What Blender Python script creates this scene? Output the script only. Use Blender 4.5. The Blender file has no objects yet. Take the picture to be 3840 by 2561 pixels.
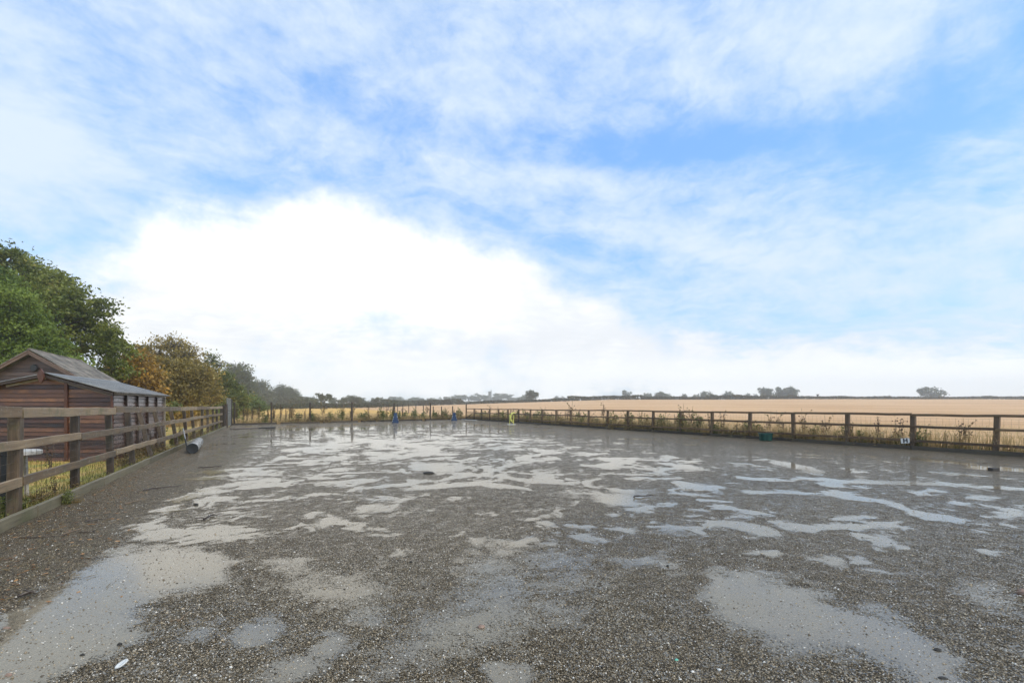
import bpy, math, random
import numpy as np
from mathutils import Vector, Matrix

S = bpy.context.scene
COL = S.collection
R = math.radians
random.seed(7)
rng = np.random.default_rng(7)

# ------------------------------------------------------------------ camera
EYE = 1.4            # eye height, metres
F, CX, HY = 1750.0, 1920.0, 1523.0     # focal length, centre column and horizon row of the 3840 px photo
cam = bpy.data.cameras.new('camera')
cam.sensor_width = 36.0
cam.lens = F / 3840 * 36
cam.shift_y = (HY - 1280.5) / 3840
cam.clip_start = 0.05
cam.clip_end = 6000
camo = bpy.data.objects.new('camera', cam)
COL.objects.link(camo)
camo.location = (0, 0, EYE)
camo.rotation_euler = (R(90), 0, 0)
S.camera = camo

# ------------------------------------------------------------------ world
SUN_EL, SUN_AZ = 46.0, 118.0            # azimuth from +Y towards +X
W = bpy.data.worlds.new('World')
S.world = W
W.use_nodes = True
W.cycles.sampling_method = 'MANUAL'; W.cycles.sample_map_resolution = 512
BLUE_GAIN = (1.45, 1.9, 2.35)
wt = W.node_tree
for n in list(wt.nodes): wt.nodes.remove(n)

class NT:
    def __init__(s, tree): s.t = tree; s.n = tree.nodes; s.l = tree.links
    def node(s, typ, **kw):
        n = s.n.new(typ)
        for k, v in kw.items(): setattr(n, k, v)
        return n
    def put(s, sock, v):
        if isinstance(v, bpy.types.NodeSocket): s.l.new(v, sock)
        elif v is not None: sock.default_value = v
    def m(s, op, a, b=None, c=None, clamp=False):
        n = s.node('ShaderNodeMath', operation=op); n.use_clamp = clamp
        s.put(n.inputs[0], a); s.put(n.inputs[1], b)
        if c is not None: s.put(n.inputs[2], c)
        return n.outputs[0]
    def vm(s, op, a, b=None, scale=None):
        n = s.node('ShaderNodeVectorMath', operation=op)
        s.put(n.inputs[0], a); s.put(n.inputs[1], b)
        if scale is not None: s.put(n.inputs['Scale'], scale)
        return n.outputs['Value'] if op in ('DOT_PRODUCT', 'LENGTH') else n.outputs[0]
    def mix(s, fac, a, b, typ='MIX'):
        n = s.node('ShaderNodeMix', data_type='RGBA', blend_type=typ)
        s.put(n.inputs['Factor'], fac)
        s.put(n.inputs[6], a if isinstance(a, bpy.types.NodeSocket) else (*a, 1))
        s.put(n.inputs[7], b if isinstance(b, bpy.types.NodeSocket) else (*b, 1))
        return n.outputs[2]
    def noise(s, vec, scale, detail=4, rough=.5, dist=0, out='Fac', lac=2.0, dim='3D'):
        n = s.node('ShaderNodeTexNoise', noise_dimensions=dim)
        s.put(n.inputs['Vector'], vec)
        n.inputs['Scale'].default_value = scale; n.inputs['Detail'].default_value = detail
        n.inputs['Roughness'].default_value = rough; n.inputs['Distortion'].default_value = dist
        n.inputs['Lacunarity'].default_value = lac
        return n.outputs[out]
    def voro(s, vec, scale, feature='F1', out='Distance', rand=1.0):
        n = s.node('ShaderNodeTexVoronoi', feature=feature)
        s.put(n.inputs['Vector'], vec); n.inputs['Scale'].default_value = scale
        n.inputs['Randomness'].default_value = rand
        return n.outputs[out]
    def ramp(s, fac, stops, interp='LINEAR'):
        n = s.node('ShaderNodeValToRGB'); cr = n.color_ramp; cr.interpolation = interp
        while len(cr.elements) < len(stops): cr.elements.new(.5)
        for e, (p, c) in zip(cr.elements, stops):
            e.position = p; e.color = (*c, 1) if len(c) == 3 else c
        s.put(n.inputs[0], fac)
        return n.outputs[0]
    def rng(s, v, a, b, c=0.0, d=1.0, smooth=True):
        n = s.node('ShaderNodeMapRange', interpolation_type='SMOOTHSTEP' if smooth else 'LINEAR')
        s.put(n.inputs[0], v); n.inputs[1].default_value = a; n.inputs[2].default_value = b
        n.inputs[3].default_value = c; n.inputs[4].default_value = d
        return n.outputs[0]
    def comb(s, x, y, z):
        n = s.node('ShaderNodeCombineXYZ')
        for i, v in enumerate((x, y, z)): s.put(n.inputs[i], v)
        return n.outputs[0]
    def sep(s, v):
        n = s.node('ShaderNodeSeparateXYZ'); s.put(n.inputs[0], v); return n.outputs

w = NT(wt)
tc = w.node('ShaderNodeTexCoord')
D = w.vm('NORMALIZE', tc.outputs['Generated'])
sky = w.node('ShaderNodeTexSky', sky_type='NISHITA')
sky.sun_disc = False
sky.sun_elevation = R(SUN_EL)
sky.sun_rotation = R(SUN_AZ)
sky.air_density = 1.0; sky.dust_density = 0.6; sky.ozone_density = 1.6
dx, dy, dz = w.sep(D)
zz = w.m('ADD', w.m('MAXIMUM', dz, 0.0), 0.16)
plane = w.comb(w.m('DIVIDE', dx, zz), w.m('DIVIDE', dy, zz), 0.0)      # a cloud layer overhead

def gauss(px, py, rx, ry, rot=0.0):
    """soft elliptical patch of sky round a direction"""
    a = Vector(((px - CX) / F, 1, (HY - py) / F)); L = a.length; a.normalize()
    b = Vector((0, 0, 1)).cross(a); b = -b; b.normalize(); c = b.cross(a); c.normalize(); c = -c if c.z < 0 else c
    b = Vector((a.y, -a.x, 0)).normalized()
    ca, sa = math.cos(R(rot)), math.sin(R(rot))
    b2 = b * ca + c * sa; c2 = c * ca - b * sa
    q = w.vm('DOT_PRODUCT', D, tuple(b2 / (rx / F / L)))
    r = w.vm('DOT_PRODUCT', D, tuple(c2 / (ry / F / L)))
    e = w.m('MULTIPLY_ADD', q, q, w.m('MULTIPLY', r, r))
    g = w.m('EXPONENT', w.m('MULTIPLY', e, -1.0))
    return w.m('MULTIPLY', g, w.m('GREATER_THAN', w.vm('DOT_PRODUCT', D, tuple(a)), 0.0))

def total(lst, start):
    acc = start
    for (*g, wt_) in lst: acc = w.m('MULTIPLY_ADD', gauss(*g), wt_, acc)
    return acc

# thin high sheet with blue lanes
n1 = w.noise(plane, 1.05, 4, .58, .0, dim='2D')
n2 = w.noise(w.vm('MULTIPLY', w.vm('ADD', plane, w.comb(n1, n1, 0.0)), (1.0, 1.5, 1.0)), 3.8, 8, .66, .0, dim='2D')
n3 = w.noise(w.vm('MULTIPLY', D, (1.0, 1.0, 1.8)), 13.0, 6, .66)
sheet = w.m('ADD', w.m('MULTIPLY', w.m('SUBTRACT', n1, .5), .75), w.m('MULTIPLY', w.m('SUBTRACT', n2, .5), 1.15))
sheet = w.m('ADD', sheet, w.m('MULTIPLY', w.m('SUBTRACT', n3, .5), 1.5))
cover = total([
    (2500, 545, 800, 95, -5, -.44), (1450, 430, 520, 85, -8, -.28), (800, 740, 560, 80, 24, -.16),
    (3560, 380, 240, 400, -35, -.40), (3840, 60, 260, 220, 0, -.28), (3200, 640, 700, 110, -10, -.16), (2000, 870, 420, 55, -20, -.26),
    (60, 560, 150, 200, 0, .40), (2700, 240, 600, 170, 6, .06),
    (3250, 120, 230, 150, 20, .22), (3640, 160, 110, 90, 0, .42), (3600, 560, 150, 80, 0, .30), (2600, 900, 420, 70, -28, .22), (2050, 650, 450, 60, -8, .30),
], .64)
thin = w.rng(w.m('ADD', cover, w.m('MULTIPLY', sheet, .64)), .04, 1.02)
# the towering white bank and the pale haze low down
b1 = w.noise(w.vm('MULTIPLY', D, (1, 1, 1.25)), 7.5, 7, .60)
edge = w.m('MULTIPLY', w.m('SUBTRACT', b1, .5), 1.15)
bankA = total([
    (1150, 1010, 560, 260, 0, .80), (1900, 1120, 480, 210, -20, .62), (620, 1150, 380, 230, 14, .45), (1250, 840, 300, 120, 0, .26),
    (1500, 1380, 800, 170, 0, .5), (2330, 1270, 420, 170, -22, .42),
], w.rng(dz, .0, .20, .3, 0.0))
bankB = total([(2600, 1330, 700, 150, -8, .50), (3500, 1400, 800, 120, 0, .26)], w.rng(dz, .0, .20, .62, 0.0))
bankm = w.m('MAXIMUM', w.rng(w.m('ADD', bankA, w.m('MULTIPLY', edge, .95)), .31, .78), w.rng(w.m('ADD', bankB, w.m('MULTIPLY', w.m('ADD', edge, w.m('MULTIPLY', sheet, .5)), 1.0)), .24, .92))
blue = w.mix(.62, w.mix(1.0, sky.outputs[0], BLUE_GAIN, 'MULTIPLY'), (1.3, 3.0, 6.1))
pale = w.mix(w.m('MULTIPLY', thin, .92), blue, (5.3, 6.05, 6.75))
core = w.rng(w.m('ADD', gauss(1200, 1000, 850, 300), w.m('MULTIPLY', w.m('ADD', edge, w.m('MULTIPLY', sheet, .7)), .95)), .0, .95)
white = w.mix(core, (6.25, 6.5, 6.8), (8.1, 8.1, 8.05))
white = w.mix(w.rng(dz, .0, .14, .8, 0.0), white, (11.2, 11.2, 11.1))
col = w.mix(bankm, pale, white)
bg = w.node('ShaderNodeBackground')
w.put(bg.inputs['Color'], col)
bg.inputs['Strength'].default_value = 0.1
out = w.node('ShaderNodeOutputWorld')
w.l.new(bg.outputs[0], out.inputs['Surface'])

# ------------------------------------------------------------------ sun (veiled by cloud)
sl = bpy.data.lights.new('sun', 'SUN')
sl.energy = 1.5
sl.angle = R(22)
sl.color = (1.0, .93, .82)
so = bpy.data.objects.new('sun', sl)
COL.objects.link(so)
sd = Vector((math.sin(R(SUN_AZ)) * math.cos(R(SUN_EL)), math.cos(R(SUN_AZ)) * math.cos(R(SUN_EL)), math.sin(R(SUN_EL))))
so.rotation_euler = sd.to_track_quat('Z', 'Y').to_euler()
so.location = (40, 30, 40)

vs = S.view_settings
vs.view_transform = 'Standard'; vs.look = 'None'; vs.exposure = 0.63; vs.gamma = 1.0; vs.use_curve_mapping = False
S.render.engine = 'CYCLES'
cy = S.cycles
cy.max_bounces = 6; cy.diffuse_bounces = 3; cy.glossy_bounces = 3; cy.transmission_bounces = 3
cy.volume_bounces = 2; cy.transparent_max_bounces = 12
cy.use_denoising = True; cy.use_adaptive_sampling = True; cy.adaptive_threshold = .02
try: cy.denoiser = 'OPENIMAGEDENOISE'
except Exception: pass
cy.sample_clamp_indirect = 6.0

# ------------------------------------------------------------------ geometry helpers
def gp(px, py, z=0.0):
    Y = F * (EYE - z) / (py - HY)
    return Vector(((px - CX) / F * Y, Y, z))
def ap(px, py, Y):
    return Vector(((px - CX) / F * Y, Y, EYE - (py - HY) / F * Y))

def link(o): COL.objects.link(o); return o
def tag(o, label=None, cat=None, group=None, kind=None):
    if label: o['label'] = label
    if cat: o['category'] = cat
    if group: o['group'] = group
    if kind: o['kind'] = kind
    return o
def thing(name, loc, label, cat, group=None, rz=0.0):
    o = link(bpy.data.objects.new(name, None)); o.location = loc; o.rotation_euler.z = rz
    o.empty_display_size = .2
    return tag(o, label, cat, group)

def np_mesh(name, V, Fa, mat, parent=None, attrs=None, smooth=False, local=False):
    """one mesh object from vertex and face arrays (world coordinates unless local)"""
    V = np.asarray(V, dtype=np.float32).reshape(-1, 3)
    me = bpy.data.meshes.new(name)
    q = parent
    while q is not None and not local:
        V = V - np.array(q.location, dtype=np.float32); q = q.parent
    if isinstance(Fa, np.ndarray):
        k = Fa.shape[1]
        me.vertices.add(len(V)); me.vertices.foreach_set('co', V.ravel())
        me.loops.add(Fa.size); me.loops.foreach_set('vertex_index', Fa.astype(np.int32).ravel())
        me.polygons.add(len(Fa)); me.polygons.foreach_set('loop_start', np.arange(0, Fa.size, k, dtype=np.int32))
        if smooth: me.polygons.foreach_set('use_smooth', np.ones(len(Fa), dtype=bool))
        me.update(calc_edges=True)
    else:
        me.from_pydata([tuple(v) for v in V.tolist()], [], Fa); me.update()
        if smooth:
            for p in me.polygons: p.use_smooth = True
    for nm, arr in (attrs or {}).items():
        a = me.attributes.new(nm, 'FLOAT', 'POINT'); a.data.foreach_set('value', np.asarray(arr, dtype=np.float32))
    me.materials.append(mat)
    o = link(bpy.data.objects.new(name, me)); o.parent = parent
    return o

class MB:
    def __init__(s): s.v = []; s.f = []
    def add(s, vs_, fs):
        b = len(s.v); s.v += [tuple(v) for v in vs_]; s.f += [tuple(i + b for i in f) for f in fs]; return s
    def hexa(s, p):     # 8 corners: bottom ring then top ring
        return s.add(p, [(3, 2, 1, 0), (4, 5, 6, 7), (0, 1, 5, 4), (1, 2, 6, 5), (2, 3, 7, 6), (3, 0, 4, 7)])
    def box(s, c, size, rz=0.0, tilt=(0, 0)):
        c = Vector(c); hx, hy, hz = (q / 2 for q in size)
        M = Matrix.Rotation(rz, 3, 'Z') @ Matrix.Rotation(tilt[0], 3, 'X') @ Matrix.Rotation(tilt[1], 3, 'Y')
        P = [c + M @ Vector((x, y, z)) for z in (-hz, hz) for x, y in ((-hx, -hy), (hx, -hy), (hx, hy), (-hx, hy))]
        return s.hexa(P)
    def bar(s, a, b, wide, high, up=(0, 0, 1), seg=1, jit=0.0, rr=None):
        """rectangular bar from a to b with small bevels along its length"""
        a, b = Vector(a), Vector(b); d = (b - a).normalized(); up = Vector(up)
        side = d.cross(up).normalized(); u = side.cross(d).normalized()
        bv = min(wide, high) * .12
        prof = [(-wide/2+bv, -high/2), (wide/2-bv, -high/2), (wide/2, -high/2+bv), (wide/2, high/2-bv), (wide/2-bv, high/2), (-wide/2+bv, high/2), (-wide/2, high/2-bv), (-wide/2, -high/2+bv)]
        rr = rr or random
        vs_ = []
        for i in range(seg + 1):
            c = a.lerp(b, i / seg)
            if jit and 0 < i < seg: c = c + u * rr.uniform(-jit, jit) + side * rr.uniform(-jit, jit) * .6
            vs_ += [c + side * x + u * y for x, y in prof]
        fs = [tuple(range(7, -1, -1)), tuple(seg * 8 + i for i in range(8))]
        for i in range(seg):
            for j in range(8):
                k = (j + 1) % 8
                fs.append((i*8+j, i*8+k, (i+1)*8+k, (i+1)*8+j))
        return s.add(vs_, fs)
    def tube(s, pts, rad, n=8, cap=True):
        pts = [Vector(p) for p in pts]
        rad = rad if isinstance(rad, (list, tuple)) else [rad] * len(pts)
        vs_ = []
        ref = Vector((0.3, .2, 1)).normalized()
        for i, p in enumerate(pts):
            d = (pts[min(i+1, len(pts)-1)] - pts[max(i-1, 0)]).normalized()
            r = ref if abs(d.dot(ref)) < .95 else Vector((1, 0, 0))
            x = d.cross(r).normalized(); y = d.cross(x)
            vs_ += [p + (x * math.cos(2*math.pi*k/n) + y * math.sin(2*math.pi*k/n)) * rad[i] for k in range(n)]
        fs = []
        for i in range(len(pts) - 1):
            for k in range(n):
                q = (k + 1) % n
                fs.append((i*n+k, (i+1)*n+k, (i+1)*n+q, i*n+q))
        if cap: fs += [tuple(range(n)), tuple((len(pts)-1)*n + k for k in range(n-1, -1, -1))]
        return s.add(vs_, fs)
    def lathe(s, c, prof, n=24):
        c = Vector(c); vs_ = []
        for r, z in prof: vs_ += [c + Vector((r*math.cos(2*math.pi*k/n), r*math.sin(2*math.pi*k/n), z)) for k in range(n)]
        fs = []
        for i in range(len(prof) - 1):
            for k in range(n):
                q = (k + 1) % n; fs.append((i*n+k, i*n+q, (i+1)*n+q, (i+1)*n+k))
        fs += [tuple(range(n-1, -1, -1)), tuple((len(prof)-1)*n + k for k in range(n))]
        return s.add(vs_, fs)
    def build(s, name, mat, parent=None, smooth=False, local=False):
        return np_mesh(name, s.v, s.f, mat, parent, smooth=smooth, local=local)

def copy_thing(root, loc, rz=0.0, sc=1.0, label=None):
    r = root.copy(); COL.objects.link(r); r.location = loc; r.rotation_euler.z = rz
    r.scale = sc if isinstance(sc, tuple) else (sc, sc, sc)
    if label: r['label'] = label
    for ch in root.children:
        c = ch.copy(); COL.objects.link(c); c.parent = r
        for g in ch.children:
            d = g.copy(); COL.objects.link(d); d.parent = c
    return r

# ------------------------------------------------------------------ materials
def new_mat(name):
    m = bpy.data.materials.new(name); m.use_nodes = True
    t = NT(m.node_tree); b = m.node_tree.nodes['Principled BSDF']
    return m, t, b
def bump(t, b, h, dist, strength=1.0):
    n = t.node('ShaderNodeBump'); t.put(n.inputs['Height'], h)
    n.inputs['Distance'].default_value = dist; n.inputs['Strength'].default_value = strength
    t.l.new(n.outputs[0], b.inputs['Normal'])

def wood(name, stops, rz=0.0, vertical=False, rough=(.35, .6), grain=1.0, green=0.0, spec=.5, lichen=None, vary=.5, bumpk=.7, streak=.45):
    """weathered timber: grain along the piece, each piece its own shade, knots and damp patches"""
    m, t, b = new_mat(name)
    co = t.node('ShaderNodeTexCoord').outputs['Object']
    mp = t.node('ShaderNodeMapping'); t.put(mp.inputs[0], co)
    mp.vector_type = 'POINT'
    mp.inputs['Rotation'].default_value = (0, 0, -rz)
    oi = t.node('ShaderNodeObjectInfo')
    off = t.vm('SCALE', (13.1, 7.7, 5.3), scale=oi.outputs['Random'])
    v = t.vm('ADD', mp.outputs[0], off)
    st = (26, 26, 1.6) if vertical else (1.6, 26, 26)
    g1 = t.noise(t.vm('MULTIPLY', v, st), grain, 6, .6, .6)
    g2 = t.noise(v, 3.2, 5, .6)
    g3 = t.noise(t.vm('MULTIPLY', v, (70, 70, 4) if vertical else (4, 70, 70)), grain, 3, .6)
    f = t.m('ADD', t.m('MULTIPLY', g1, .55), t.m('MULTIPLY', g2, .5))
    f = t.m('ADD', f, t.m('MULTIPLY', t.m('SUBTRACT', oi.outputs['Random'], .5), vary))
    c = t.ramp(t.m('SUBTRACT', f, .03), stops)
    c = t.mix(t.rng(g3, .55, .72, 0, streak), c, (.025, .02, .016))
    if green: c = t.mix(t.rng(t.noise(v, 2.3, 6, .65), .52, .72, 0, green), c, (.085, .095, .035))
    if lichen: c = t.mix(t.rng(t.noise(v, 17, 5, .7), .58, .7, 0, .6), c, lichen)
    t.put(b.inputs['Base Color'], c)
    t.put(b.inputs['Roughness'], t.rng(g2, .3, .7, rough[0], rough[1]))
    b.inputs['Specular IOR Level'].default_value = spec
    if bumpk: bump(t, b, t.m('ADD', g1, t.m('MULTIPLY', g3, .5)), .004, bumpk)
    return m

def plain(name, c, rough=.5, metal=0.0, var=.12, spec=.5, scale=6.0, dirt=None, bumpd=.002):
    m, t, b = new_mat(name)
    co = t.node('ShaderNodeTexCoord').outputs['Object']
    n = t.noise(co, scale, 6, .6)
    lo = tuple(x * (1 - var * 1.6) for x in c); hi = tuple(min(1, x * (1 + var)) for x in c)
    cc = t.mix(t.rng(n, .3, .7), lo, hi)
    if dirt: cc = t.mix(t.rng(t.noise(co, scale * 2.7, 6, .7), .5, .68, 0, .75), cc, dirt)
    t.put(b.inputs['Base Color'], cc)
    t.put(b.inputs['Roughness'], t.rng(n, .2, .8, rough * .75, min(1, rough * 1.25)))
    b.inputs['Metallic'].default_value = metal
    b.inputs['Specular IOR Level'].default_value = spec
    bump(t, b, t.noise(co, scale * 9, 4, .6), bumpd, .5)
    return m

def foliage(name, dark, light, odd=None, trans=.35, rough=.5):
    """leaf colour runs from dark to light by the leaf's own tint; some leaves take the odd colour"""
    m, t, b = new_mat(name)
    at = t.node('ShaderNodeAttribute', attribute_name='tint')
    f = at.outputs['Fac']
    c = t.mix(t.rng(f, 0.0, 1.0, smooth=False), dark, light)
    if odd: c = t.mix(t.rng(f, .9, 1.02), c, odd)
    t.put(b.inputs['Base Color'], c)
    b.inputs['Roughness'].default_value = rough
    b.inputs['Specular IOR Level'].default_value = .35
    tr = t.node('ShaderNodeBsdfTranslucent'); t.put(tr.inputs['Color'], c)
    mx = t.node('ShaderNodeMixShader'); mx.inputs[0].default_value = trans
    t.l.new(b.outputs[0], mx.inputs[1]); t.l.new(tr.outputs[0], mx.inputs[2])
    t.l.new(mx.outputs[0], m.node_tree.nodes['Material Output'].inputs['Surface'])
    return m

LINE_ANG = math.atan2(1.0, -.516)       # direction both long fences run
M = {}
M['fence_rail'] = wood('weathered_rail', [(0.2, (.032, .022, .012)), (.48, (.175, .115, .06)), (.82, (.39, .285, .168))], rz=LINE_ANG, rough=(.4, .7), green=.75, lichen=(.34, .33, .28), vary=.3)
M['fence_post'] = wood('weathered_post', [(0.2, (.025, .016, .009)), (.55, (.08, .052, .029)), (.9, (.20, .14, .08))], vertical=True, rough=(.4, .7), green=.5, vary=.3)
M['brown_rail'] = wood('brown_rail', [(0.2, (.05, .027, .012)), (.55, (.16, .093, .042)), (.9, (.31, .20, .10))], rz=LINE_ANG, rough=(.4, .7), green=.35, vary=.3)
M['brown_post'] = wood('brown_post', [(0.2, (.05, .03, .014)), (.55, (.15, .093, .047)), (.9, (.28, .19, .105))], vertical=True, rough=(.4, .7), green=.4, vary=.3)
M['dark_post'] = wood('dark_post', [(0.2, (.018, .012, .007)), (.55, (.05, .032, .018)), (.9, (.10, .07, .04))], vertical=True, rough=(.4, .7), vary=.3)
M['kerb'] = wood('kerb_timber', [(0.2, (.06, .05, .03)), (.5, (.16, .135, .08)), (.9, (.28, .24, .155))], rz=LINE_ANG, rough=(.4, .7), green=.7, vary=.25)
M['edge_board'] = wood('edge_board', [(0.2, (.02, .014, .009)), (.55, (.055, .04, .025)), (.9, (.10, .08, .05))], rz=LINE_ANG, green=.3)
M['shed_front'] = wood('stained_shiplap', [(0.15, (.024, .012, .007)), (.42, (.085, .036, .02)), (.62, (.15, .066, .033)), (.82, (.27, .125, .056)), (.98, (.36, .20, .095))], rough=(.35, .6), vary=.6)
M['shed_side'] = wood('wet_shiplap', [(0.12, (.03, .013, .009)), (.5, (.085, .042, .028)), (.95, (.17, .10, .07))], rz=math.atan2(.919, -.394), rough=(.27, .29), vary=.35, spec=.6, bumpk=.0, streak=.1)
M['batten'] = wood('red_brown_batten', [(0.2, (.05, .016, .008)), (.6, (.115, .04, .02)), (.95, (.18, .07, .035))], vertical=True, rough=(.3, .5), vary=.2)
M['dark_batten'] = wood('dark_batten', [(0.2, (.02, .012, .008)), (.6, (.05, .03, .02)), (.95, (.09, .06, .04))], vertical=True, rough=(.4, .6), vary=.2)
M['fascia'] = wood('pale_fascia', [(0.2, (.15, .12, .09)), (.6, (.33, .29, .23)), (.95, (.45, .41, .34))], rz=math.atan2(.919, -.394), rough=(.3, .5), vary=.2)
M['barn'] = wood('barn_boards', [(0.12, (.03, .018, .012)), (.5, (.08, .048, .033)), (.95, (.17, .11, .08))], rough=(.4, .65), vary=.5)
M['barge'] = wood('bargeboard', [(0.2, (.09, .05, .032)), (.6, (.20, .125, .085)), (.95, (.31, .22, .16))], rough=(.4, .6), vary=.2)
# ------------------------------------------------------------------ where water stands on the yard
def _hash(ix, iy, seed):
    h = (ix.astype(np.int64) * 374761393 + iy.astype(np.int64) * 668265263 + seed * 1274126177) & 0xFFFFFFFF
    h = ((h ^ (h >> 13)) * 1274126177) & 0xFFFFFFFF
    h = ((h ^ (h >> 16)) * 2246822519) & 0xFFFFFFFF
    return ((h ^ (h >> 15)) & 0xFFFFFF) / float(0xFFFFFF)
def vnoise(x, y, seed=0):
    ix, iy = np.floor(x), np.floor(y); fx, fy = x - ix, y - iy
    fx = fx*fx*fx*(fx*(fx*6-15)+10); fy = fy*fy*fy*(fy*(fy*6-15)+10)
    a, b = _hash(ix, iy, seed), _hash(ix+1, iy, seed); c, d = _hash(ix, iy+1, seed), _hash(ix+1, iy+1, seed)
    return (a*(1-fx)+b*fx)*(1-fy) + (c*(1-fx)+d*fx)*fy
def fbm(x, y, oct_=5, seed=0, gain=.5):
    s = 0; a = 1; t = 0
    for o in range(oct_):
        ca, sa = math.cos(.6+o), math.sin(.6+o)
        s = s + a * vnoise((x*ca - y*sa) * 2**o + 17.3*o, (x*sa + y*ca) * 2**o - 9.1*o, seed+o); t += a; a *= gain
    return s / t

POOLS = [   # outlines of the large shallow pools in the foreground, as seen in the photo
    ([(330,2112),(420,2072),(520,2045),(640,2040),(770,2058),(880,2100),(905,2135),(850,2185),(740,2210),(640,2245),(560,2305),(535,2350),(572,2372),(520,2410),(430,2462),(330,2515),(210,2590),(-80,2760),(-260,2700),(-120,2440),(60,2310),(190,2215)], 90, .62),
    ([(2635,2150),(2700,2125),(2800,2140),(2960,2180),(3080,2225),(3200,2262),(3330,2290),(3440,2340),(3530,2400),(3600,2480),(3650,2561),(3700,2700),(3440,2640),(3330,2540),(3220,2480),(3080,2455),(2930,2455),(2830,2415),(2740,2350),(2670,2280)], 90, .60),
    ([(1500,2390),(1580,2310),(1700,2262),(1800,2175),(1900,2150),(1985,2180),(1950,2260),(2005,2330),(1930,2400),(1800,2440),(1660,2475),(1500,2530),(1390,2560),(1380,2490)], 120, .30),
]
SPOTS = [   # small puddles: centre, half width, half height, tilt, depth
    (968,2372,108,56,-14,.7),(1225,2425,100,52,-10,.6),(1110,2510,150,50,-18,.45),(1888,2522,105,52,4,.75),(725,2388,85,32,-6,.25),(1385,2318,75,40,-5,.25),
    (1075,2130,80,30,0,.22),(1270,2215,190,62,8,.28),(2178,1977,50,13,0,.8),(2318,1986,65,14,10,.8),(2296,1940,30,10,6,.8),(2446,1961,26,7,4,.7),
    (2410,1897,58,10,0,.9),(2502,1893,36,7,0,.8),(2190,2022,50,16,-5,.5),(2000,2046,68,22,-8,.6),(1795,2044,45,16,0,.4),(1890,2050,90,20,0,.2),(2862,2076,78,19,10,.9),(3125,2105,70,24,16,.5),
    (3372,2056,40,14,5,.7),(3310,2138,80,16,5,.4),(3235,2088,40,9,8,.5),(1182,1932,50,14,-10,.7),(1252,1954,45,14,-8,.7),(3800,1930,60,30,0,.6),(3700,2240,110,40,30,.12),
    (2330,1868,110,20,0,.6),(2270,1850,180,12,0,.3),(1390,1905,60,14,-20,.5),(1470,1890,70,10,-22,.5),
    (2550,2000,60,14,0,.12),(2080,2110,120,30,0,.12),(1830,2130,110,45,0,.2),(2430,2110,120,28,8,.2),(2080,2290,120,50,0,.14),(2100,2180,150,30,0,.12),
]
STREAKS = [ # long narrow runs of water: points, half width
    ([(2990,1792),(3200,1806),(3480,1815),(3900,1838)],6.5,.8),([(3080,1848),(3240,1868),(3340,1898),(3440,1925),(3610,1956)],13,.85),([(2690,1903),(2760,1908),(2870,1932)],8,.8),
    ([(2935,1962),(3020,1972),(3090,1984)],13,.8),([(3050,1972),(3180,1974),(3370,1964)],9,.7),([(2680,1962),(2780,1972),(2920,2003)],15,.45),([(2640,1877),(2740,1885)],6,.7),([(3640,1752),(3900,1768)],8,.7),
    ([(2770,1790),(2980,1804)],6,.8),([(2900,1733),(2960,1745),(3080,1776)],11,.6),([(3120,1940),(3240,1944)],9,.6),([(3570,1884),(3650,1890)],11,.5),([(2780,1842),(3060,1852)],5,.6),
    ([(2540,1815),(2640,1826),(2700,1835)],13,.8),([(2500,1850),(2660,1860)],5,.6),([(3420,1718),(3560,1732),(3640,1740)],7,.55),([(3640,1860),(3750,1870)],7,.4),
    ([(1260,1645),(1480,1660),(1640,1690),(1500,1715),(1380,1700)],9,.5),([(1200,1620),(1290,1650),(1210,1680)],7,.5),([(1000,1612),(1400,1606)],5,.5),([(1560,1745),(1640,1760),(1730,1755)],15,.6),
    ([(1060,1690),(1320,1668)],6,.4),([(1790,1790),(1880,1752),(1960,1735)],8,.5),([(1560,1830),(1800,1815),(1980,1835)],9,.55),([(1860,1780),(2000,1806),(2160,1815)],6,.5),
]
DENS = [(1350,1640,650,55,.50),(950,1760,360,95,.46),(830,1880,330,70,.55),(640,1985,260,62,.62),(1000,1960,260,50,.30),(1850,1690,560,60,.46),(2350,1740,520,52,.36),(1500,1790,480,60,.42),(2050,1800,420,50,.30),
        (1700,1598,380,14,.2),(3150,1790,500,60,.10),(1900,1990,420,80,-.10),(300,1900,200,130,-.6),(600,1700,170,70,-.7),(480,1800,170,80,-.5),(2900,1680,800,24,-.5),(2300,1625,350,16,-.25),(3840,2050,300,200,.05),(1920,2561,3000,330,-.25)]
def seg_dist(px, py, a, b, k):
    ax, ay = a; bx, by = b
    ay, by, pY = ay*k, by*k, py*k
    dx_, dy_ = bx-ax, by-ay
    t = np.clip(((px-ax)*dx_ + (pY-ay)*dy_) / (dx_*dx_+dy_*dy_), 0, 1)
    return np.hypot(px-ax-t*dx_, pY-ay-t*dy_)
def poly_sd(px, py, P):
    d = np.full(px.shape, 1e9); ins = np.zeros(px.shape, bool)
    n = len(P)
    for i in range(n):
        a, b = P[i], P[(i+1) % n]
        d = np.minimum(d, seg_dist(px, py, a, b, 1.6))
        c = ((a[1] > py) != (b[1] > py)) & (px < (b[0]-a[0]) * (py-a[1]) / ((b[1]-a[1]) or 1e-9) + a[0])
        ins ^= c
    return np.where(ins, d, -d)
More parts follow.
